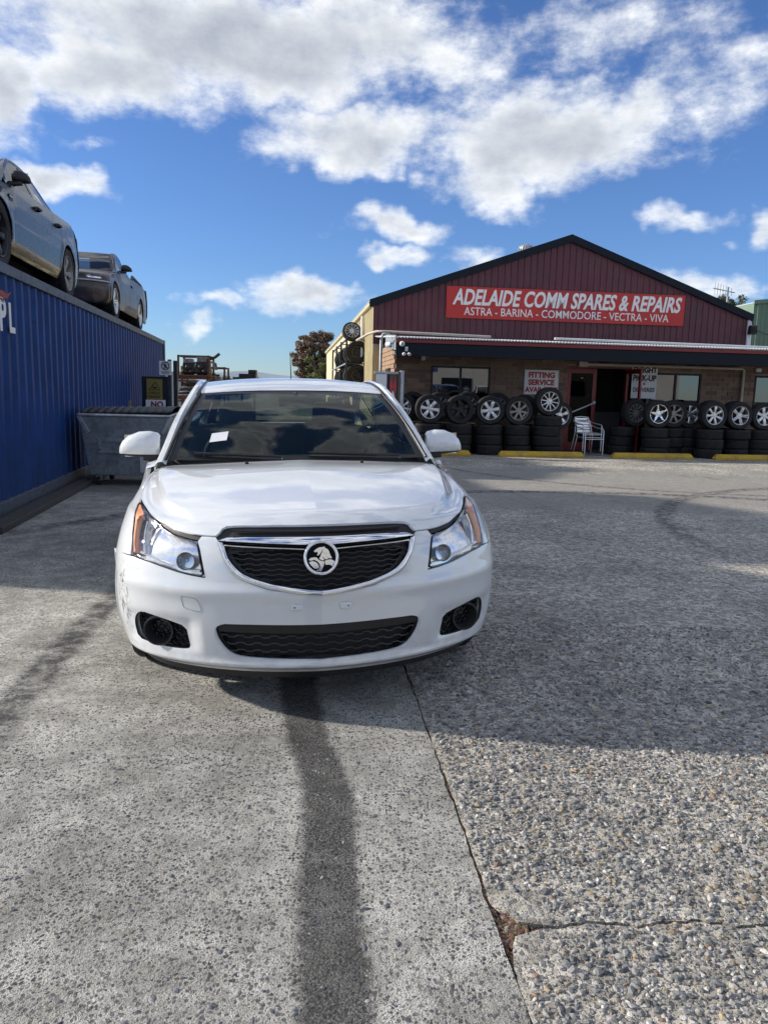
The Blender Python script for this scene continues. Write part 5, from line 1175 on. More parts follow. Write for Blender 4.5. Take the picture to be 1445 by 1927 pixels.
q_ = np.linspace(0, 1, 30); MB().tube([p*np.array([s_, 1, 1]) for s_, L_ in ((-1, q_[::-1]), (1, q_)) for p in fpt(HU, L_, np.full(30, 5.35), .004, False)], .016, 6).build('bumper_strip', m_galv, ute)
UB.side('wing_side', .47, 1.52); ud = UB.side('door', 1.52, 2.86); UB.side('tub_side', 2.86, 4.84)
for o, s_ in zip(ud, (1, -1)): MB().box((s_*.905, 2.68, .80), (.02, .16, .04)).build('door_handle', m_black, o, .006)
URT = np.array([(.80, 4.90, -.05, .26, .27), (.87, 4.95, -.06, .36, .36), (.885, 4.95, -.06, .55, .55), (.885, 4.93, -.05, .75, .75), (.87, 4.91, -.05, .97, .97), (.84, 4.88, -.05, .99, .99)]); rear_end(UB, URT, m_upaint, False)
UG = dict(ws=((.74, 1.40, 1.50, .955, .95), (.585, 2.14, 2.16, 1.36, 1.345), .025), rail=[(.80, 1.48, .93), (.76, 1.66, 1.04), (.70, 1.92, 1.22), (.64, 2.14, 1.345), (.62, 2.35, 1.385), (.615, 2.6, 1.40), (.62, 2.85, 1.37), (.655, 2.98, 1.25), (.72, 3.10, 1.05), (.745, 3.16, .985)], roof=[(2.16, 1.365), (2.3, 1.405), (2.55, 1.43), (2.8, 1.415), (2.92, 1.38)], bl=((.68, 3.14, 3.13, 1.0, 1.0), (.58, 2.94, 2.92, 1.36, 1.33), .005), belt_x=.825, panes=[(1.68, 2.78)])
greenhouse(UB, UG, m_privacy)
for s_ in (1, -1):
    mirror(UB, s_, .85, 1.80, 1.04, .20, .075, m_black, dy=.09)
    MB().tube([(s_*.80, 3.2, 1.0), (s_*.80, 3.35, 1.10), (s_*.80, 4.5, 1.06), (s_*.80, 4.75, 1.0)], .028, 8).build('tub_rail', m_black, ute)
    for k in range(5): MB().span((s_*.80-.015, 3.4+k*.26, .985), (s_*.80+.015, 3.44+k*.26, 1.08)).build('rail_post', m_black, ute)
MB().grid(lambda u, t: ((2*u-1)*.80, 3.18+1.66*t, .995+.03*(1-(2*u-1)**2)), 8, 8).build('tub_cover', m_black, ute)
underbody(UB, 4.8, .80); MB().box((.40, 2.15, 1.0), (.42, .12, .62)).build('seat_back', m_seat, ute, .05); MB().box((-.40, 2.15, 1.0), (.42, .12, .62)).build('seat_back', m_seat, ute, .05)
for y in (UP['fa'], UP['ra']):
    for s_ in (1, -1): car_wheel(ute, (s_*.79, y, .33), s_, .33, .215, .235, 'twin', m_alloy)
# ================================================================== across the yard, behind the viewer (mirrored in the workshop windows)
ob = empty('office_block', 'pale office block across the yard mirrored in the workshop windows', 'building', (16, -17, 0), R(7))
MB().span((-13, -.3, 0), (16, 0, 4.6)).build('wall', pm('pale_render', (.62, .60, .56), .8, var=(1, .08)), ob, .01); MB().span((-13.1, -.32, 4.6), (16.1, .1, 4.9)).build('parapet', m_navy, ob, .01)
for k in range(6): w_ = MB().span((-11.5+k*4.4, -.02, 1.5), (-9.2+k*4.4, .04, 2.6)).build('window', m_alufr, ob, .01); MB().span((-11.4+k*4.4, .035, 1.6), (-9.3+k*4.4, .05, 2.5)).build('pane', pm('dark_pane', (.02, .025, .03), .1), w_)
def recolour(root, old, new):
    for ch in root.children_recursive:
        if ch.type == 'MESH' and old.name in [m.name for m in ch.data.materials]:
            ch.data = ch.data.copy()
            for i, m in enumerate(ch.data.materials):
                if m.name == old.name: ch.data.materials[i] = new
for x_, y_, rz, mt, nm, lab in ((10.35, -4.6, R(178), paintmat('blue_car_paint', (.02, .10, .30), .3, .25), 'blue_sedan', 'blue sedan across the yard mirrored in the window'), (12.55, -5.2, R(196), paintmat('pale_car_paint', (.70, .71, .72), 0, .3), 'pale_sedan', 'pale sedan across the yard mirrored beside the blue one')):
    c_ = copy_tree(sed); c_.name = nm; c_.location = (x_, y_, 0); c_.rotation_euler = (0, 0, rz); c_.scale = (1.05, 1.05, 1.34); tag(c_, lab, 'car'); recolour(c_, m_spaint, mt)
# ================================================================== tyres and wheels before the workshop
TD = -1.45
def lying(x, y, z, label, Rr=.325, w=.235, grp='tyres stacked along the workshop front'):
    o = link('tyre', tyre_mesh(Rr, w, Rr*.64, 5)); o.location = onb(x+random.uniform(-.03, .03), y+random.uniform(-.03, .03), z+w/2); o.rotation_euler = (random.uniform(-.012, .012), random.uniform(-.012, .012), random.uniform(0, 6)); return tag(o, label, 'tyre', grp)
def standing(x, y, z, label, style, mat, Rr=.335, w=.225, rr=None, yaw=0., spin=0., grp='wheels standing on the tyre stacks'):
    e = empty('wheel', label, 'wheel', onb(x, y, z+Rr), 0, grp); rr = rr or Rr*.68
    e.rotation_mode = 'QUATERNION'; e.rotation_quaternion = (Matrix.Rotation(BT+yaw, 3, 'Z') @ Matrix.Rotation(R(90), 3, 'X') @ Matrix.Rotation(spin, 3, 'Z')).to_quaternion()
    link('tyre', tyre_mesh(Rr, w, rr), e); link('rim', rim_mesh(style, rr, w, mat), e); return e
lvl = {3: ('bottom', 'middle', 'top'), 4: ('bottom', 'second', 'third', 'top')}
def stack(x, y, n, who, w=.235, Rr=.325):
    for k in range(n): lying(x, y, k*w, f'{lvl[n][k]} black tyre of the stack {who}', Rr+random.uniform(-.025, .012), w)
    return n*w
left = [(-3.99, 3, 'under the grey six-spoke wheel nearest the fence', 'six', m_alloy, 'silver six-spoke wheel standing nearest the fence corner'),
        (-3.28, 3, 'under the all-black wheel', 'five', m_darkalloy, 'all-black five-spoke wheel standing on tyres below the window'),
        (-2.55, 3, 'under the bright six-spoke wheel below the window edge', 'six', m_alloy, 'bright six-spoke wheel standing just right of the all-black wheel'),
        (-1.87, 3, 'under the dull grey seven-spoke wheel', 'seven', m_greyalloy, 'dull grey seven-spoke wheel standing left of the tallest stack'),
        (-1.14, 4, 'of four left of the chair', 'ten', m_alloy, 'silver ten-spoke wheel on top of the tallest stack under the fitting sign')]
for x, n, who, stl, mt, lab in left: z = stack(x, TD, n, who); standing(x, TD-.02, z, lab, stl, mt, yaw=random.uniform(-.08, .08), spin=random.uniform(0, 1))
standing(-4.62, TD+.25, .72, 'silver wheel peeping out beside the white car mirror', 'seven', m_alloy, yaw=.1)
stack(-4.62, TD+.25, 3, 'half hidden by the white car roof')
standing(-.80, TD+.18, .62, 'silver wheel half hidden behind the tallest stack next to the chair', 'five', m_alloy, .33, yaw=.25)
right = [(1.58, 3, 'behind the open red door edge', 'star', m_chrome, 'black and bright five-spoke wheel standing by the open red door', 0.),
         (2.93, 3, 'that stands furthest forward before the second window', 'seven', m_alloy, 'silver seven-spoke wheel on the stack nearest the yellow stops', -.12),
         (3.66, 3, 'under the twin-spoke wheel', 'twin', m_alloy, 'silver twin-spoke wheel standing right of the drain pipe foot', 0.),
         (4.30, 3, 'cut by the right edge of the view', 'six', m_alloy, 'silver six-spoke wheel at the right edge of the view', 0.)]
for x, n, who, stl, mt, lab, dy in right: z = stack(x, TD+dy, n, who); standing(x, TD-.02+dy, z, lab, stl, mt, yaw=random.uniform(-.08, .08), spin=random.uniform(0, 1))
stack(2.16, TD+.42, 3, 'set back behind the bright five-spoke wheel'); standing(2.14, TD+.30, .705, 'grey seven-spoke wheel set back beside the bright five-spoke one', 'seven', m_greyalloy, yaw=-.12)
stack(2.62, TD+.52, 3, 'set back left of the forward stack'); standing(2.58, TD+.36, .705, 'half hidden silver wheel behind the nearest forward stack', 'six', m_alloy, yaw=.15)
stack(.98, TD+.62, 3, 'set back inside the swing of the open door'); standing(1.22, TD+.45, .705, 'dark wheel seen through the open red door', 'multi', m_greyalloy, yaw=.2)
# second row behind, only the tops show
for k, (x, z, st_, mt, lab) in enumerate(((-4.30, .78, 'ten', m_darkalloy, 'dark wheel in the back row nearest the fence'), (-3.62, .78, 'ten', m_greyalloy, 'multi-spoke wheel in the back row between silver and all-black wheels'), (-2.92, .80, 'ten', m_greyalloy, 'multi-spoke wheel in the back row behind the all-black wheel'), (-2.20, .80, 'multi', m_greyalloy, 'fine-spoked wheel in the back row below the round sticker'), (-1.52, .76, 'five', m_darkalloy, 'dark wheel in the back row beside the tallest stack'), (3.32, .74, 'five', m_darkalloy, 'dark wheel in the back row behind the twin-spoke wheel'), (3.98, .74, 'five', m_darkalloy, 'dark wheel in the back row right of the drain pipe'))):
    stack(x, TD+.68, 3, 'of the back row, '+('one by the fence', 'between silver and black wheels', 'behind the all-black wheel', 'below the round sticker', 'beside the tallest stack', 'behind the twin-spoke wheel', 'right of the drain pipe')[k])
    standing(x, TD+.66, .705+(z-.74), lab, st_, mt, .345, yaw=random.uniform(-.2, .2))
# yellow wheel stops
m_stop = pm('yellow_stop_paint', (.52, .33, .025), .6, var=(10, .2), dirt=(5, (.20, .16, .08, 1), .5), bump=(50, .4))
def stop(x0, x1, y, label):
    e = MB(); h, w = .13, .17; L = x1-x0
    pr = [(-w/2, 0), (-w/2, .05), (-w/2+.035, h), (w/2-.035, h), (w/2, .05), (w/2, 0)]
    A = [(-L/2, a, b) for a, b in pr]; A2 = [(-L/2+.05, a*.85, b) for a, b in pr]; B2 = [(L/2-.05, a*.85, b) for a, b in pr]; B = [(L/2, a, b) for a, b in pr]
    vs = [(-L/2+(.06 if b > .06 else 0), a, b) for a, b in pr]+[(L/2-(.06 if b > .06 else 0), a, b) for a, b in pr]; n = 6
    e.add(vs, [(i, n+i, n+(i+1) % n, (i+1) % n) for i in range(n)]+[tuple(range(n)), tuple(reversed(range(n, 2*n)))])
    o = e.build('wheel_stop', m_stop, None, .008); o.location = onb((x0+x1)/2, y, 0); o.rotation_euler = (0, 0, BT); return tag(o, label, 'wheel stop', 'yellow wheel stops before the tyres')
stop(-5.1, -3.10, -2.02, 'yellow wheel stop half hidden by the white car mirror'); stop(-2.44, -.42, -2.02, 'yellow wheel stop before the tallest stack and the chair'); stop(.28, 2.26, -2.02, 'yellow wheel stop before the open red door'); stop(2.80, 4.85, -2.05, 'yellow wheel stop cut by the right edge of the view')
# stacked aluminium chairs
def chair(loc, label, dz=0.):
    e = empty('bistro_chair', label, 'chair', loc, BT+R(12), 'stacked aluminium chairs by the door'); t = .0125
    for s_ in (1, -1):
        MB().tube([(s_*.25, -.24, 0), (s_*.255, -.235, .60), (s_*.26, -.19, .645), (s_*.265, .05, .66), (s_*.24, .22, .70), (s_*.20, .27, .735)], t, 8).build('arm_leg', m_alloy, e)
        MB().tube([(s_*.25, .26, 0), (s_*.22, .17, .43), (s_*.20, .21, .62), (s_*.19, .27, .80)], t, 8).build('back_leg', m_alloy, e)
        MB().tube([(s_*.245, -.235, .42), (s_*.22, .17, .43)], t*.9, 6).build('seat_rail', m_alloy, e)
    MB().tube([(-.25, -.235, .40), (.25, -.235, .40)], t*.9, 6).build('front_rail', m_alloy, e)
    MB().tube([(-.19, .27, .80), (0, .30, .82), (.19, .27, .80)], t, 8).build('top_rail', m_alloy, e)
    for k in range(7): MB().span((-.22, -.215+k*.058, .432), (.22, -.172+k*.058, .444)).build('slat', m_alloy, e, .003)
    for k in range(4): MB().box((0, .232+k*.016, .575+k*.062), (.385, .010, .048), Matrix.Rotation(R(-14), 3, 'X')).build('slat', m_alloy, e, .002)
    return e
ch_a = chair(onb(-.02, -1.28, .0), 'lower aluminium slat chair standing between tyres and door'); ch_b = chair(onb(-.05, -1.22, .105), 'upper aluminium slat chair nested on the one by the door')
# ------------------------------------------------------------------ cameras and lamps on the awning end
def dome_cam(name, label, x, y, z, r, cat='camera'):
    e = empty(name, label, cat, onb(x, y, z), BT, 'white units on the awning end')
    MB().lathe([(0, -.09), (r*.55, -.09), (r*.6, -.05), (r*.8, -.03), (r, .0), (r*.92, r*.5), (r*.6, r*.85), (0, r)], 20, Matrix.Rotation(R(90), 4, 'X')).build('housing', m_white, e)
    MB().lathe([(r*.45, r*.86), (r*.42, r*.93), (0, r*.97)], 16, Matrix.Rotation(R(90), 4, 'X')).build('lens', m_seal, e); return e
dome_cam('security_camera', 'white round security camera on the dark awning end', -4.66, -1.44, 2.50, .062)
dome_cam('twin_spotlight', 'left lamp of the small white spotlight pair on the awning', -4.61, -1.43, 2.27, .042, 'lamp'); dome_cam('twin_spotlight', 'right lamp of the small white spotlight pair on the awning', -4.49, -1.43, 2.27, .042, 'lamp')
e = empty('motion_sensor', 'small white box between round camera and spotlight pair', 'sensor', onb(-4.55, -1.35, 2.34), BT); MB().span((-.035, -.05, 0), (.035, -.001, .10)).build('housing', m_white, e, .008); MB().span((-.025, -.054, .02), (.025, -.049, .06)).build('window', m_galv, e)
e = empty('bullet_camera', 'white bullet camera on the galvanised awning end cap', 'camera', onb(-4.90, -.95, 2.50), BT)
MB().lathe([(0, -.08), (.055, -.08), (.065, .03), (.075, .05), (.04, .055), (0, .05)], 18, Matrix.Rotation(R(80), 4, 'Y') @ Matrix.Rotation(R(20), 4, 'X')).build('housing', m_white, e); MB().tube([(.02, 0, 0), (.11, 0, .06)], .018, 6).build('bracket', m_white, e)
# ------------------------------------------------------------------ side gate and tyre rack on the left of the workshop
gt = empty('side_gate', 'brown ribbed steel gate with a galvanised post beside the brick corner', 'gate', (.33, 17.5, 0), R(14))
pr = []; q = -.62
while q < -.05: pr += [(q, 0), (q+.045, 0), (q+.055, -.018), (q+.085, -.018)]; q += .095
MB().strip([(a, b, .06) for a, b in pr], [(a, b, 1.84) for a, b in pr], 0, False).build('sheet', pm('brown_sheet', (.10, .075, .06), .5, var=(6, .2)), gt)
MB().span((-.05, -.06, 0), (.03, .04, 1.88)).build('post', m_galv, gt, .006); MB().span((-.10, -.045, 0), (-.055, .0, 1.86)).build('post', pm('brown_post', (.14, .11, .09), .6), gt, .004); MB().span((-.64, -.03, 1.80), (-.06, .02, 1.85)).build('rail', m_galv, gt)
s1 = empty('gate_board', 'pale notice board on the brown side gate', 'sign', (-.15, 17.33, 1.15), R(14)); MB().span((-.10, -.01, 0), (.14, .0, .64)).build('panel', m_white, s1); text('lettering', 'EXIT', .15, pm('faded_print', (.25, .28, .25), .7), s1, (.02, -.012, .25), align='CENTER', sx=.6)
s2 = empty('diamond_sign', 'red and white double diamond sign on the brown side gate', 'sign', (.13, 17.40, 1.25), R(14)); MB().span((-.085, -.01, 0), (.085, 0, .55)).build('panel', pm('brown_plate', (.10, .07, .06), .6), s2)
Mxz = Matrix(((1, 0, 0, 0), (0, 0, 1, -.016), (0, 1, 0, 0), (0, 0, 0, 1)))
for x_ in (-.042, .042): MB().prism([(x_-.04, .28), (x_, .10), (x_+.04, .28), (x_, .50)], .005, Mxz).build('diamond', pm('signal_red', (.55, .05, .06), .5), s2)
MB().prism([(-.04, .02), (.04, .02), (.03, .12), (0, .19), (-.03, .12)], .005, Mxz).build('white_mark', m_white, s2)
wd = Matrix.Rotation(BT, 3, 'Z')
RK = Vector((-.62, 24.6, 0))
m_rack = pm('rack_steel', (.03, .032, .035), .55, .3, var=(9, .3))
def rk(x, y, z): v = RK+wd @ Vector((x, y, z)); return (v.x, v.y, v.z)
tr = empty('tyre_rack', 'black steel tyre rack along the yellow side wall', 'rack', tuple(RK), BT)
for y in (0, 2.7, 5.4, 8.1):
    for x_ in (-.68, .02): MB().span((x_-.03, y-.03, 0), (x_+.03, y+.03, 3.08)).build('upright', m_rack, tr, .004)
for z in (.75, 1.55, 2.28, 3.02):
    for x_ in (-.68, .02): MB().span((x_-.022, .03, z-.04), (x_+.022, 8.07, z)).build('beam', m_rack if z != 2.28 else m_galv, tr)
    for y in (0, 2.7, 5.4, 8.1): MB().span((-.65, y-.02, z-.035), (-.01, y+.02, z-.005)).build('cross_bar', m_rack, tr)
ORD = 'first second third fourth fifth sixth seventh eighth ninth tenth eleventh twelfth'.split(); row_n = {0: 'lower', 1: 'upper'}
for lv, z in ((0, 1.55), (1, 2.28)):
    for k in range(12):
        e = empty('wheel' if k == 0 else 'tyre', (f'foremost steel wheel on the {row_n[lv]} shelf of the tyre rack' if k == 0 else f'{ORD[k]} tyre from the front on the {row_n[lv]} shelf of the rack'), 'wheel' if k == 0 else 'tyre', rk(-.33+.04*(k % 2), .16+k*.66, z+.345), 0, f'tyres on the {row_n[lv]} rack shelf')
        e.rotation_mode = 'QUATERNION'; e.rotation_quaternion = (Matrix.Rotation(BT+random.uniform(-.05, .05), 3, 'Z') @ Matrix.Rotation(R(90), 3, 'X')).to_quaternion()
        link('tyre', tyre_mesh(.352, .235, .215), e)
        if k == 0: link('rim', rim_mesh('disc', .215, .225, m_darkalloy), e)
e = empty('wheel', 'silver many-spoked wheel leaning on top of the tyre rack', 'wheel', rk(-.50, .35, 3.26)); e.rotation_mode = 'QUATERNION'; e.rotation_quaternion = (Matrix.Rotation(R(12), 3, 'Z') @ Matrix.Rotation(R(68), 3, 'X')).to_quaternion()
link('tyre', tyre_mesh(.30, .20, .235), e); link('rim', rim_mesh('multi', .235, .2, m_alloy), e)
dk = empty('vent_drum', 'galvanised ribbed drum standing past the tyre rack', 'drum', rk(-.45, 10.2, 1.45)); MB().lathe([(0, 0), (.30, 0), (.30, .18), (.32, .2), (.30, .22), (.30, .5), (.32, .52), (.30, .54), (.30, .75), (0, .75)], 24, Matrix.Rotation(R(90), 4, 'Y')).build('shell', m_galv, dk, sharp=40)
MB().span((-.3, -.4, -1.45), (.9, .4, -.32)).build('plinth', m_rack, dk)
# ------------------------------------------------------------------ left: bin, gate leaf with signs, scrap racks
bn_ = empty('waste_bin', 'galvanised wheeled waste bin with black ribbed lid against the container', 'bin', (-3.60, 10.72, 0), CA-.06)
m_binm = pm('bin_galvanised', (.30, .34, .37), .5, .55, var=(18, .28), dirt=(4, (.13, .14, .15, 1), .5), bump=(25, .15))
D_ = 1.0
vs = [(-.52, 0, .15), (.48, 0, .15), (.48, D_-.1, .15), (-.52, D_-.1, .15), (-.62, -.10, .98), (.60, -.10, .98), (.60, D_, 1.02), (-.62, D_, 1.02)]
MB().add(vs, [(3, 2, 1, 0), (0, 1, 5, 4), (1, 2, 6, 5), (2, 3, 7, 6), (3, 0, 4, 7)]).build('body', m_binm, bn_, .012)
MB().tube([(-.62, -.10, .985), (.60, -.10, .985), (.60, D_, 1.025), (-.62, D_, 1.025), (-.62, -.10, .985)], .022, 8).build('rim', m_galv, bn_)
MB().span((-.38, -.075, .62), (.30, -.035, .67)).build('brace', m_binm, bn_, .006); MB().span((-.38, -.085, .52), (-.34, -.03, .62)).build('brace', m_binm, bn_, .004)
MB().span((-.38, -.065, .46), (.30, -.03, .50)).build('brace', m_binm, bn_, .006)
def lidf(u, t): return (-.60+1.22*u, -.08+1.06*t, 1.01+.075*math.sin(math.pi*t)*1.0+.03*u+.006*math.cos(2*math.pi*u*11))
MB().grid(lidf, 88, 10).build('lid', pm('bin_lid_black', (.008, .009, .011), .55, var=(6, .2)), bn_, solid=.012)
for s_ in (-1, 1):
    MB().box((s_*.56, -.09, .86), (.05, .03, .26), Matrix.Rotation(R(28*s_), 3, 'Y')).build('lifting_arm', m_galv, bn_, .004)
    MB().tube([(s_*.62, .3, .92), (s_*.72, .3, .90), (s_*.72, .7, .90), (s_*.62, .7, .92)], .018, 6).build('side_handle', m_galv, bn_)
for x_ in (-.42, .38):
    for y_ in (.1, .8): MB().lathe([(.0, -.025), (.06, -.025), (.065, 0), (.06, .025), (0, .025)], 18, Matrix.Translation((x_, y_, .065)) @ Matrix.Rotation(R(90), 4, 'Y')).build('castor', m_rubber, bn_); MB().span((x_-.035, y_-.03, .07), (x_+.035, y_+.03, .16)).build('fork', m_galv, bn_)
MB().span((.18, -.052, .20), (.40, -.044, .55)).build('label_plate', pm('grey_label', (.50, .52, .54), .5, var=(20, .1)), bn_)
gp = empty('yard_gate', 'dark blue steel gate leaf and posts at the end of the container', 'gate', (-4.67, 16.0, 0), R(3))
m_gate = pm('dark_gate_paint', (.014, .022, .030), .5, var=(6, .3))
MB().span((-.37, .0, .1), (.16, .05, 1.60)).build('panel', m_gate, gp, .01); MB().span((.17, -.03, 0), (.24, .05, 1.95)).build('post', pm('blue_post', (.03, .055, .085), .5, .2, var=(8, .2)), gp, .01); MB().span((.28, -.02, 0), (.36, .06, 1.93)).build('post', m_gate, gp, .01)
for z_ in (.55, .90): MB().tube([(.36, .02, z_), (2.4, .4, z_-.05)], .022, 6).build('rail', m_rack, gp)
ysn = empty('forklift_sign', 'yellow FORKLIFT HAZARD sign on the dark gate', 'sign', (-4.76, 15.93, 1.13), R(3)); m_ys = pm('dull_yellow', (.26, .20, .055), .6, var=(8, .15)); MB().span((-.16, 0, 0), (.16, .01, .42)).build('panel', m_ys, ysn)
f = MB(); tri_ = [Vector((-.11, -.003, .20)), Vector((.11, -.003, .20)), Vector((.02, -.003, .36))]
for a, b in zip(tri_, tri_[1:]+tri_[:1]): f.tube([a, b], .007, 4)
f.build('triangle', m_blackletter, ysn); MB().box((.01, -.004, .245), (.06, .004, .035)).build('forklift_mark', m_blackletter, ysn); MB().box((-.03, -.004, .26), (.006, .004, .07)).build('forklift_mark', m_blackletter, ysn)
text('lettering', 'FORKLIFT', .07, m_blackletter, ysn, (0, -.003, .11), align='CENTER', sx=.8); text('lettering', 'HAZARD', .07, m_blackletter, ysn, (0, -.003, .035), align='CENTER', sx=.85)
nsn = empty('no_sign', 'white sign with red NO half hidden by the bin lid', 'sign', (-4.74, 15.92, .78), R(3)); MB().span((-.20, 0, 0), (.20, .01, .345)).build('panel', m_white, nsn); text('lettering', 'NO', .16, pm('dark_red_print', (.25, .02, .04), .5), nsn, (.03, -.003, .20), align='CENTER', bold=.006)
psn = empty('pedestrian_sign', 'white sign with a crossed-out walking figure on the gate post', 'sign', (-4.52, 15.90, 1.63), R(3)); MB().span((-.125, 0, 0), (.125, .01, .285)).build('panel', m_white, psn)
m_ink = pm('navy_print', (.02, .025, .06), .5); MB().lathe([(.068, 0), (.085, 0), (.085, .004), (.068, .004)], 28, Matrix.Translation((0, 0, .185)) @ Matrix.Rotation(R(90), 4, 'X'), closed=True).build('ring', m_ink, psn)
w_ = MB(); w_.lathe([(.014, 0), (0, .004)], 12, Matrix.Translation((.0, 0, .235)) @ Matrix.Rotation(R(90), 4, 'X'))
for a, b in (((0, .22), (0, .18)), ((0, .18), (-.025, .13)), ((0, .18), (.028, .135)), ((0, .215), (.03, .185)), ((0, .215), (-.03, .19)), ((-.055, .235), (.055, .135))): w_.tube([(a[0], -.004, a[1]), (b[0], -.004, b[1])], .009, 5)
w_.build('walking_figure', m_ink, psn)
for k in range(3): MB().span((-.095+.01*k, -.003, .07-k*.022), (.095-.01*k, 0, .078-k*.022)).build('small_print', m_ink, psn)
tb = MB().box((0, 0, .5), (.05, .03, 1.2), Matrix.Rotation(R(12), 3, 'Y')).build('timber_offcut', pm('raw_timber', (.30, .22, .14), .8, var=(20, .2)), None, .004); tb.location = (-4.95, 14.6, .03); tag(tb, 'pale timber offcut leaning behind the waste bin', 'timber')
# scrap stillages
m_rust = pm('rusty_steel', (.12, .050, .032), .8, .2, var=(14, .4)); m_part = pm('grey_casting', (.24, .25, .26), .5, .6, var=(12, .4), dirt=(8, (.04, .035, .03, 1), .7)); m_oily = pm('oily_iron', (.035, .032, .030), .45, .5, var=(12, .4))
def stillage(x, y, z, w, d, h, label, seed, fill):
    r = random.Random(seed); e = empty('stillage', label, 'rack', (x, y, z), R(4), 'rusty stillages of scrap parts')
    for sx in (-w/2, w/2):
        for sy in (-d/2, d/2): MB().span((sx-.03, sy-.03, 0), (sx+.03, sy+.03, h)).build('post', m_rust, e)
    for zz_ in ((.12, h*.5, h-.03) if fill < 3 else (.12, h-.03)):
        for sy in (-d/2, d/2): MB().span((-w/2+.03, sy-.02, zz_-.025), (w/2-.03, sy+.02, zz_+.025)).build('rail', m_rust, e)
        for sx in (-w/2, w/2): MB().span((sx-.02, -d/2+.03, zz_-.025), (sx+.02, d/2-.03, zz_+.025)).build('rail', m_rust, e)
    MB().span((-w/2, -d/2, .02), (w/2, d/2, .09)).build('deck', m_rust, e); return e
def engine(x, y, z, s_, label, seed, mat):
    """scrap engine: block, head, sump, pulleys and pipes"""
    r = random.Random(seed); e = empty('scrap_engine', label, 'engine', (x, y, z), r.uniform(0, 3), 'scrap engines in the stillages')
    MB().box((0, 0, .24*s_), (.52*s_, .36*s_, .30*s_), taper=(.85, .8)).build('block', mat, e, .02); MB().box((0, 0, .44*s_), (.46*s_, .24*s_, .12*s_)).build('head', m_part, e, .02); MB().box((0, 0, .06*s_), (.40*s_, .26*s_, .12*s_)).build('sump', m_oily, e, .02)
    for k in range(3): MB().lathe([(0, 0), (.07*s_, 0), (.07*s_, .02), (.05*s_, .025), (.07*s_, .03), (.07*s_, .05), (0, .05)], 16, Matrix.Translation((-.27*s_, (-.1+k*.1)*s_, (.14+.12*(k % 2))*s_)) @ Matrix.Rotation(R(-90), 4, 'Y')).build('pulley', m_oily, e)
    for k in range(4): y_ = (-.15+k*.1)*s_; MB().tube([(y_, -.15*s_, .40*s_), (y_+.02, -.28*s_, .36*s_), (y_+.05, -.30*s_, .20*s_)], .025*s_, 6).build('manifold_pipe', m_rust if k % 2 else m_part, e)
    return e
stillage(-6.30, 26.0, 0.0, 1.25, 1.1, .98, 'lowest rusty stillage with pale castings', 1, 2); stillage(-6.32, 26.0, .98, 1.22, 1.1, .66, 'middle rusty stillage packed with bumper bars', 2, 3); stillage(-6.36, 26.0, 1.66, .98, 1.0, .78, 'topmost rusty stillage holding dark engines', 3, 3)
stillage(-6.38, 27.4, 0.0, 1.45, 1.0, 2.12, 'rusty stillage standing behind the main stack', 4, 2)
for k, (x, y, z, s_, mt, lab) in enumerate(((-6.55, 25.8, .10, 1., m_part, 'pale scrap engine low in the bottom stillage on the container side'), (-6.05, 25.75, .10, 1., m_part, 'pale scrap engine low in the bottom stillage on the white car side'), (-6.30, 25.9, .55, .8, m_part, 'small pale gearbox heaped on the bottom engines'), (-6.60, 26., 1.74, 1.2, m_oily, 'dark scrap engine in the topmost stillage on the container side'), (-6.12, 26., 1.74, 1.3, m_oily, 'dark scrap engine in the topmost stillage beside the sticking-out pipe'), (-5.95, 27.3, 1.15, 1.3, m_part, 'scrap engine in the stillage behind the main stack'))): engine(x, y, z, s_, lab, 30+k, mt)
for k in range(7):
    z = 1.12+.065*k; y_ = 25.6+.08*(k % 3); m_ = (m_part, m_oily, m_white, m_oily, m_part, m_rust, m_oily)[k]
    o = MB().tube([(-6.9+.03*k, y_, z), (-6.5, y_-.05, z+.02), (-6.0, y_-.05, z+.01), (-5.68-.02*k, y_+.02, z)], .045, 6).build('bumper_bar', m_); tag(o, ('lowest', 'second', 'third', 'fourth', 'fifth', 'sixth', 'topmost')[k]+' old bumper bar laid across the middle stillage', 'bumper bar', 'bumper bars across the middle stillage')
o = MB().tube([(-6.1, 25.9, 2.25), (-5.7, 25.85, 2.40), (-5.55, 25.85, 2.52)], .05, 7).build('exhaust_pipe', m_oily); tag(o, 'dark pipe sticking out of the topmost stillage', 'pipe')
o = MB().box((0, 0, 0), (.62, .5, .38), taper=(1.1, 1)).build('scrap_bin', m_oily, None, .03); o.location = (-4.85, 25.5, .19); tag(o, 'dark scrap bin low beside the stillages', 'bin')
ptp = empty('forklift_mast', 'dark machine top showing above the white car roof', 'machine', (-4.9, 27.5, 0)); MB().span((-.30, -.2, 1.60), (.30, .2, 1.92)).build('canopy', m_oily, ptp, .02)
MB().span((.02, -.15, 1.92), (.30, .15, 2.06)).build('lamp_box', m_oily, ptp, .02); [MB().span((x_-.04, -.04, 0), (x_+.04, .04, 1.6)).build('post', m_oily, ptp) for x_ in (-.22, .22)]
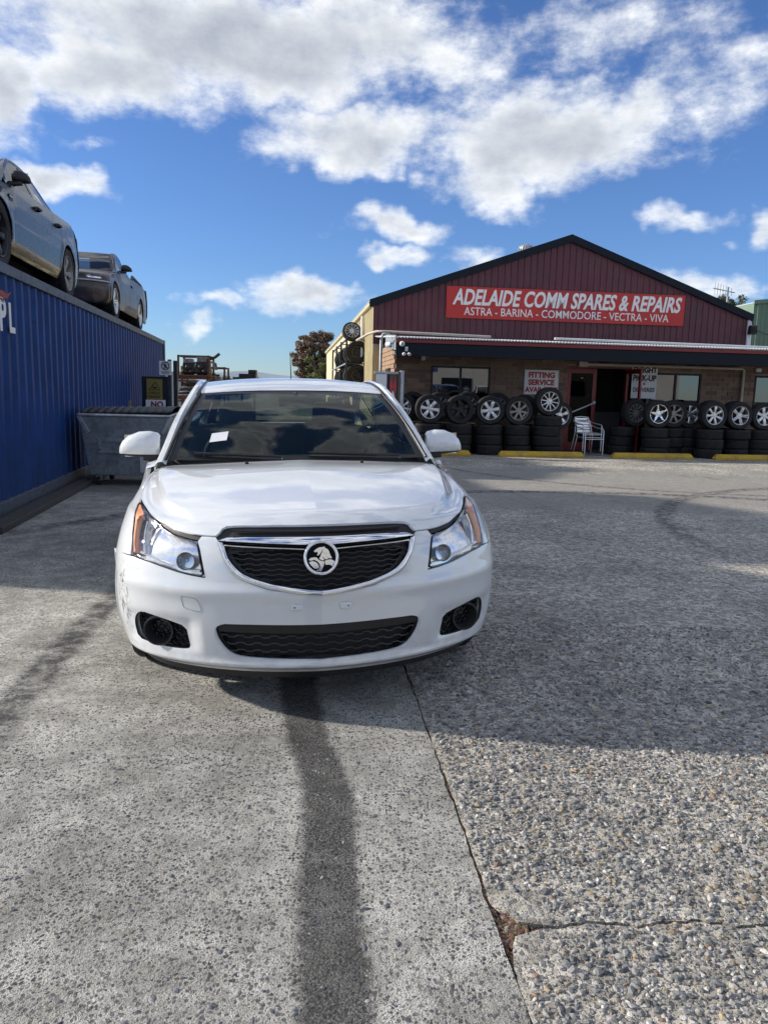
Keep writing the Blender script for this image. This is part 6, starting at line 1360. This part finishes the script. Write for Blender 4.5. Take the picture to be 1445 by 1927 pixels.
# ------------------------------------------------------------------ trees
def leafmat(name, a, b):
    m = bpy.data.materials.new(name); m.use_nodes = True; n = NT(m.node_tree); bs = m.node_tree.nodes['Principled BSDF']
    at = n.new('Attribute', attribute_name='tint'); n.put(bs.inputs['Base Color'], n.mix(n.sep(at.outputs['Vector'])[0], a, b)); bs.inputs['Roughness'].default_value = .6
    return m
m_bark = pm('bark', (.09, .07, .055), .9, var=(20, .3), bump=(40, .6))
def tree(name, label, loc, H_, W_, seed, mat, nclump=60, leaves=90, trunk=.16, clear=.35, leaf=.10, flat=.75):
    r = np.random.default_rng(seed); e = empty(name, label, 'tree', loc); T = MB()
    T.tube([(0, 0, -.03), (.03*H_/5, 0, H_*.25), (-.02, .03, H_*.5), (0, 0, H_*.7)], [trunk, trunk*.75, trunk*.5, trunk*.2], 9)
    cl = []
    for k in range(nclump):
        a = r.uniform(0, 6.28); u = r.uniform(0, 1)**.5; zz_ = r.uniform(clear, 1); lim = math.sqrt(max(.05, 1-((zz_-.62)/.46)**2)) if zz_ > .62 else .55+.45*(zz_-clear)/(.62-clear)
        c = np.array([math.cos(a)*u*W_/2*lim, math.sin(a)*u*W_/2*lim, zz_*H_*.95]); cl.append(c)
        if k % 3 == 0: T.tube([(0, 0, H_*(.22+.3*r.random())), c*np.array([.5, .5, .8]), c], [trunk*.4, trunk*.22, trunk*.06], 5)
    T.build('trunk', m_bark, e)
    V = []; tint = []
    for c in cl:
        R_ = r.uniform(.5, 1.1)*W_*.105; d = r.normal(size=(leaves, 3)); d /= np.linalg.norm(d, axis=1, keepdims=True); p = c+d*R_*r.uniform(.35, 1, (leaves, 1))*np.array([1, 1, flat])
        u = r.normal(size=(leaves, 3)); u /= np.linalg.norm(u, axis=1, keepdims=True); w = np.cross(u, r.normal(size=(leaves, 3))); w /= np.linalg.norm(w, axis=1, keepdims=True)+1e-9; s_ = leaf*r.uniform(.6, 1.3, (leaves, 1))
        V.append(np.stack([p-u*s_, p+w*s_*.45, p+u*s_, p-w*s_*.45], 1).reshape(-1, 3)); tint.append(np.repeat(np.clip(r.uniform(0, 1)*.6+r.uniform(0, .5, leaves), 0, 1), 4))
    V = np.concatenate(V); t = np.concatenate(tint); F = np.arange(len(V)).reshape(-1, 4)
    link('crown', np_mesh('crown', V, F, mat, smooth=False, col_attr=np.stack([t, t, t], 1)), e); return e
tree('brown_tree', 'large reddish brown tree beyond the yard next to the workshop', (-5.55, 60, 0), 6.0, 3.6, 11, leafmat('russet_leaf', (.12, .080, .052), (.30, .205, .135)), 190, 330, .2, .35, .075)
tree('green_tree', 'dense green tree in front of the reddish brown one', (-4.55, 52, 0), 3.95, 2.3, 12, leafmat('green_leaf', (.06, .085, .03), (.19, .24, .08)), 90, 260, .14, .2, .055)
tree('roofline_tree', 'airy green tree showing above the roof slope by the aerial', (18.2, 43, 0), 7.3, 3.2, 13, leafmat('olive_leaf', (.03, .05, .02), (.11, .14, .06)), 70, 130, .16, .4, .07)
for k, (x, y, h, w_, lab) in enumerate(((-33., 150, 4.2, 5, 'far round tree nearest the stillages'), (-29., 150, 3.9, 5, 'second far tree from the stillages'), (-25.4, 150, 3.6, 4.5, 'far tree just left of the dark machine top'), (-13.8, 160, 4.4, 4.5, 'far tree half way to the brown tree'), (-9.2, 160, 4.0, 5, 'far low tree nearest the brown tree'))): tree('distant_tree', lab+' above the white roof', (x, y, 0), h, w_, 40+k, MATS.get('far_leaf') or MATS.setdefault('far_leaf', leafmat('far_leaf', (.04, .055, .035), (.09, .11, .07))), 30, 50, .2, .3, .28)
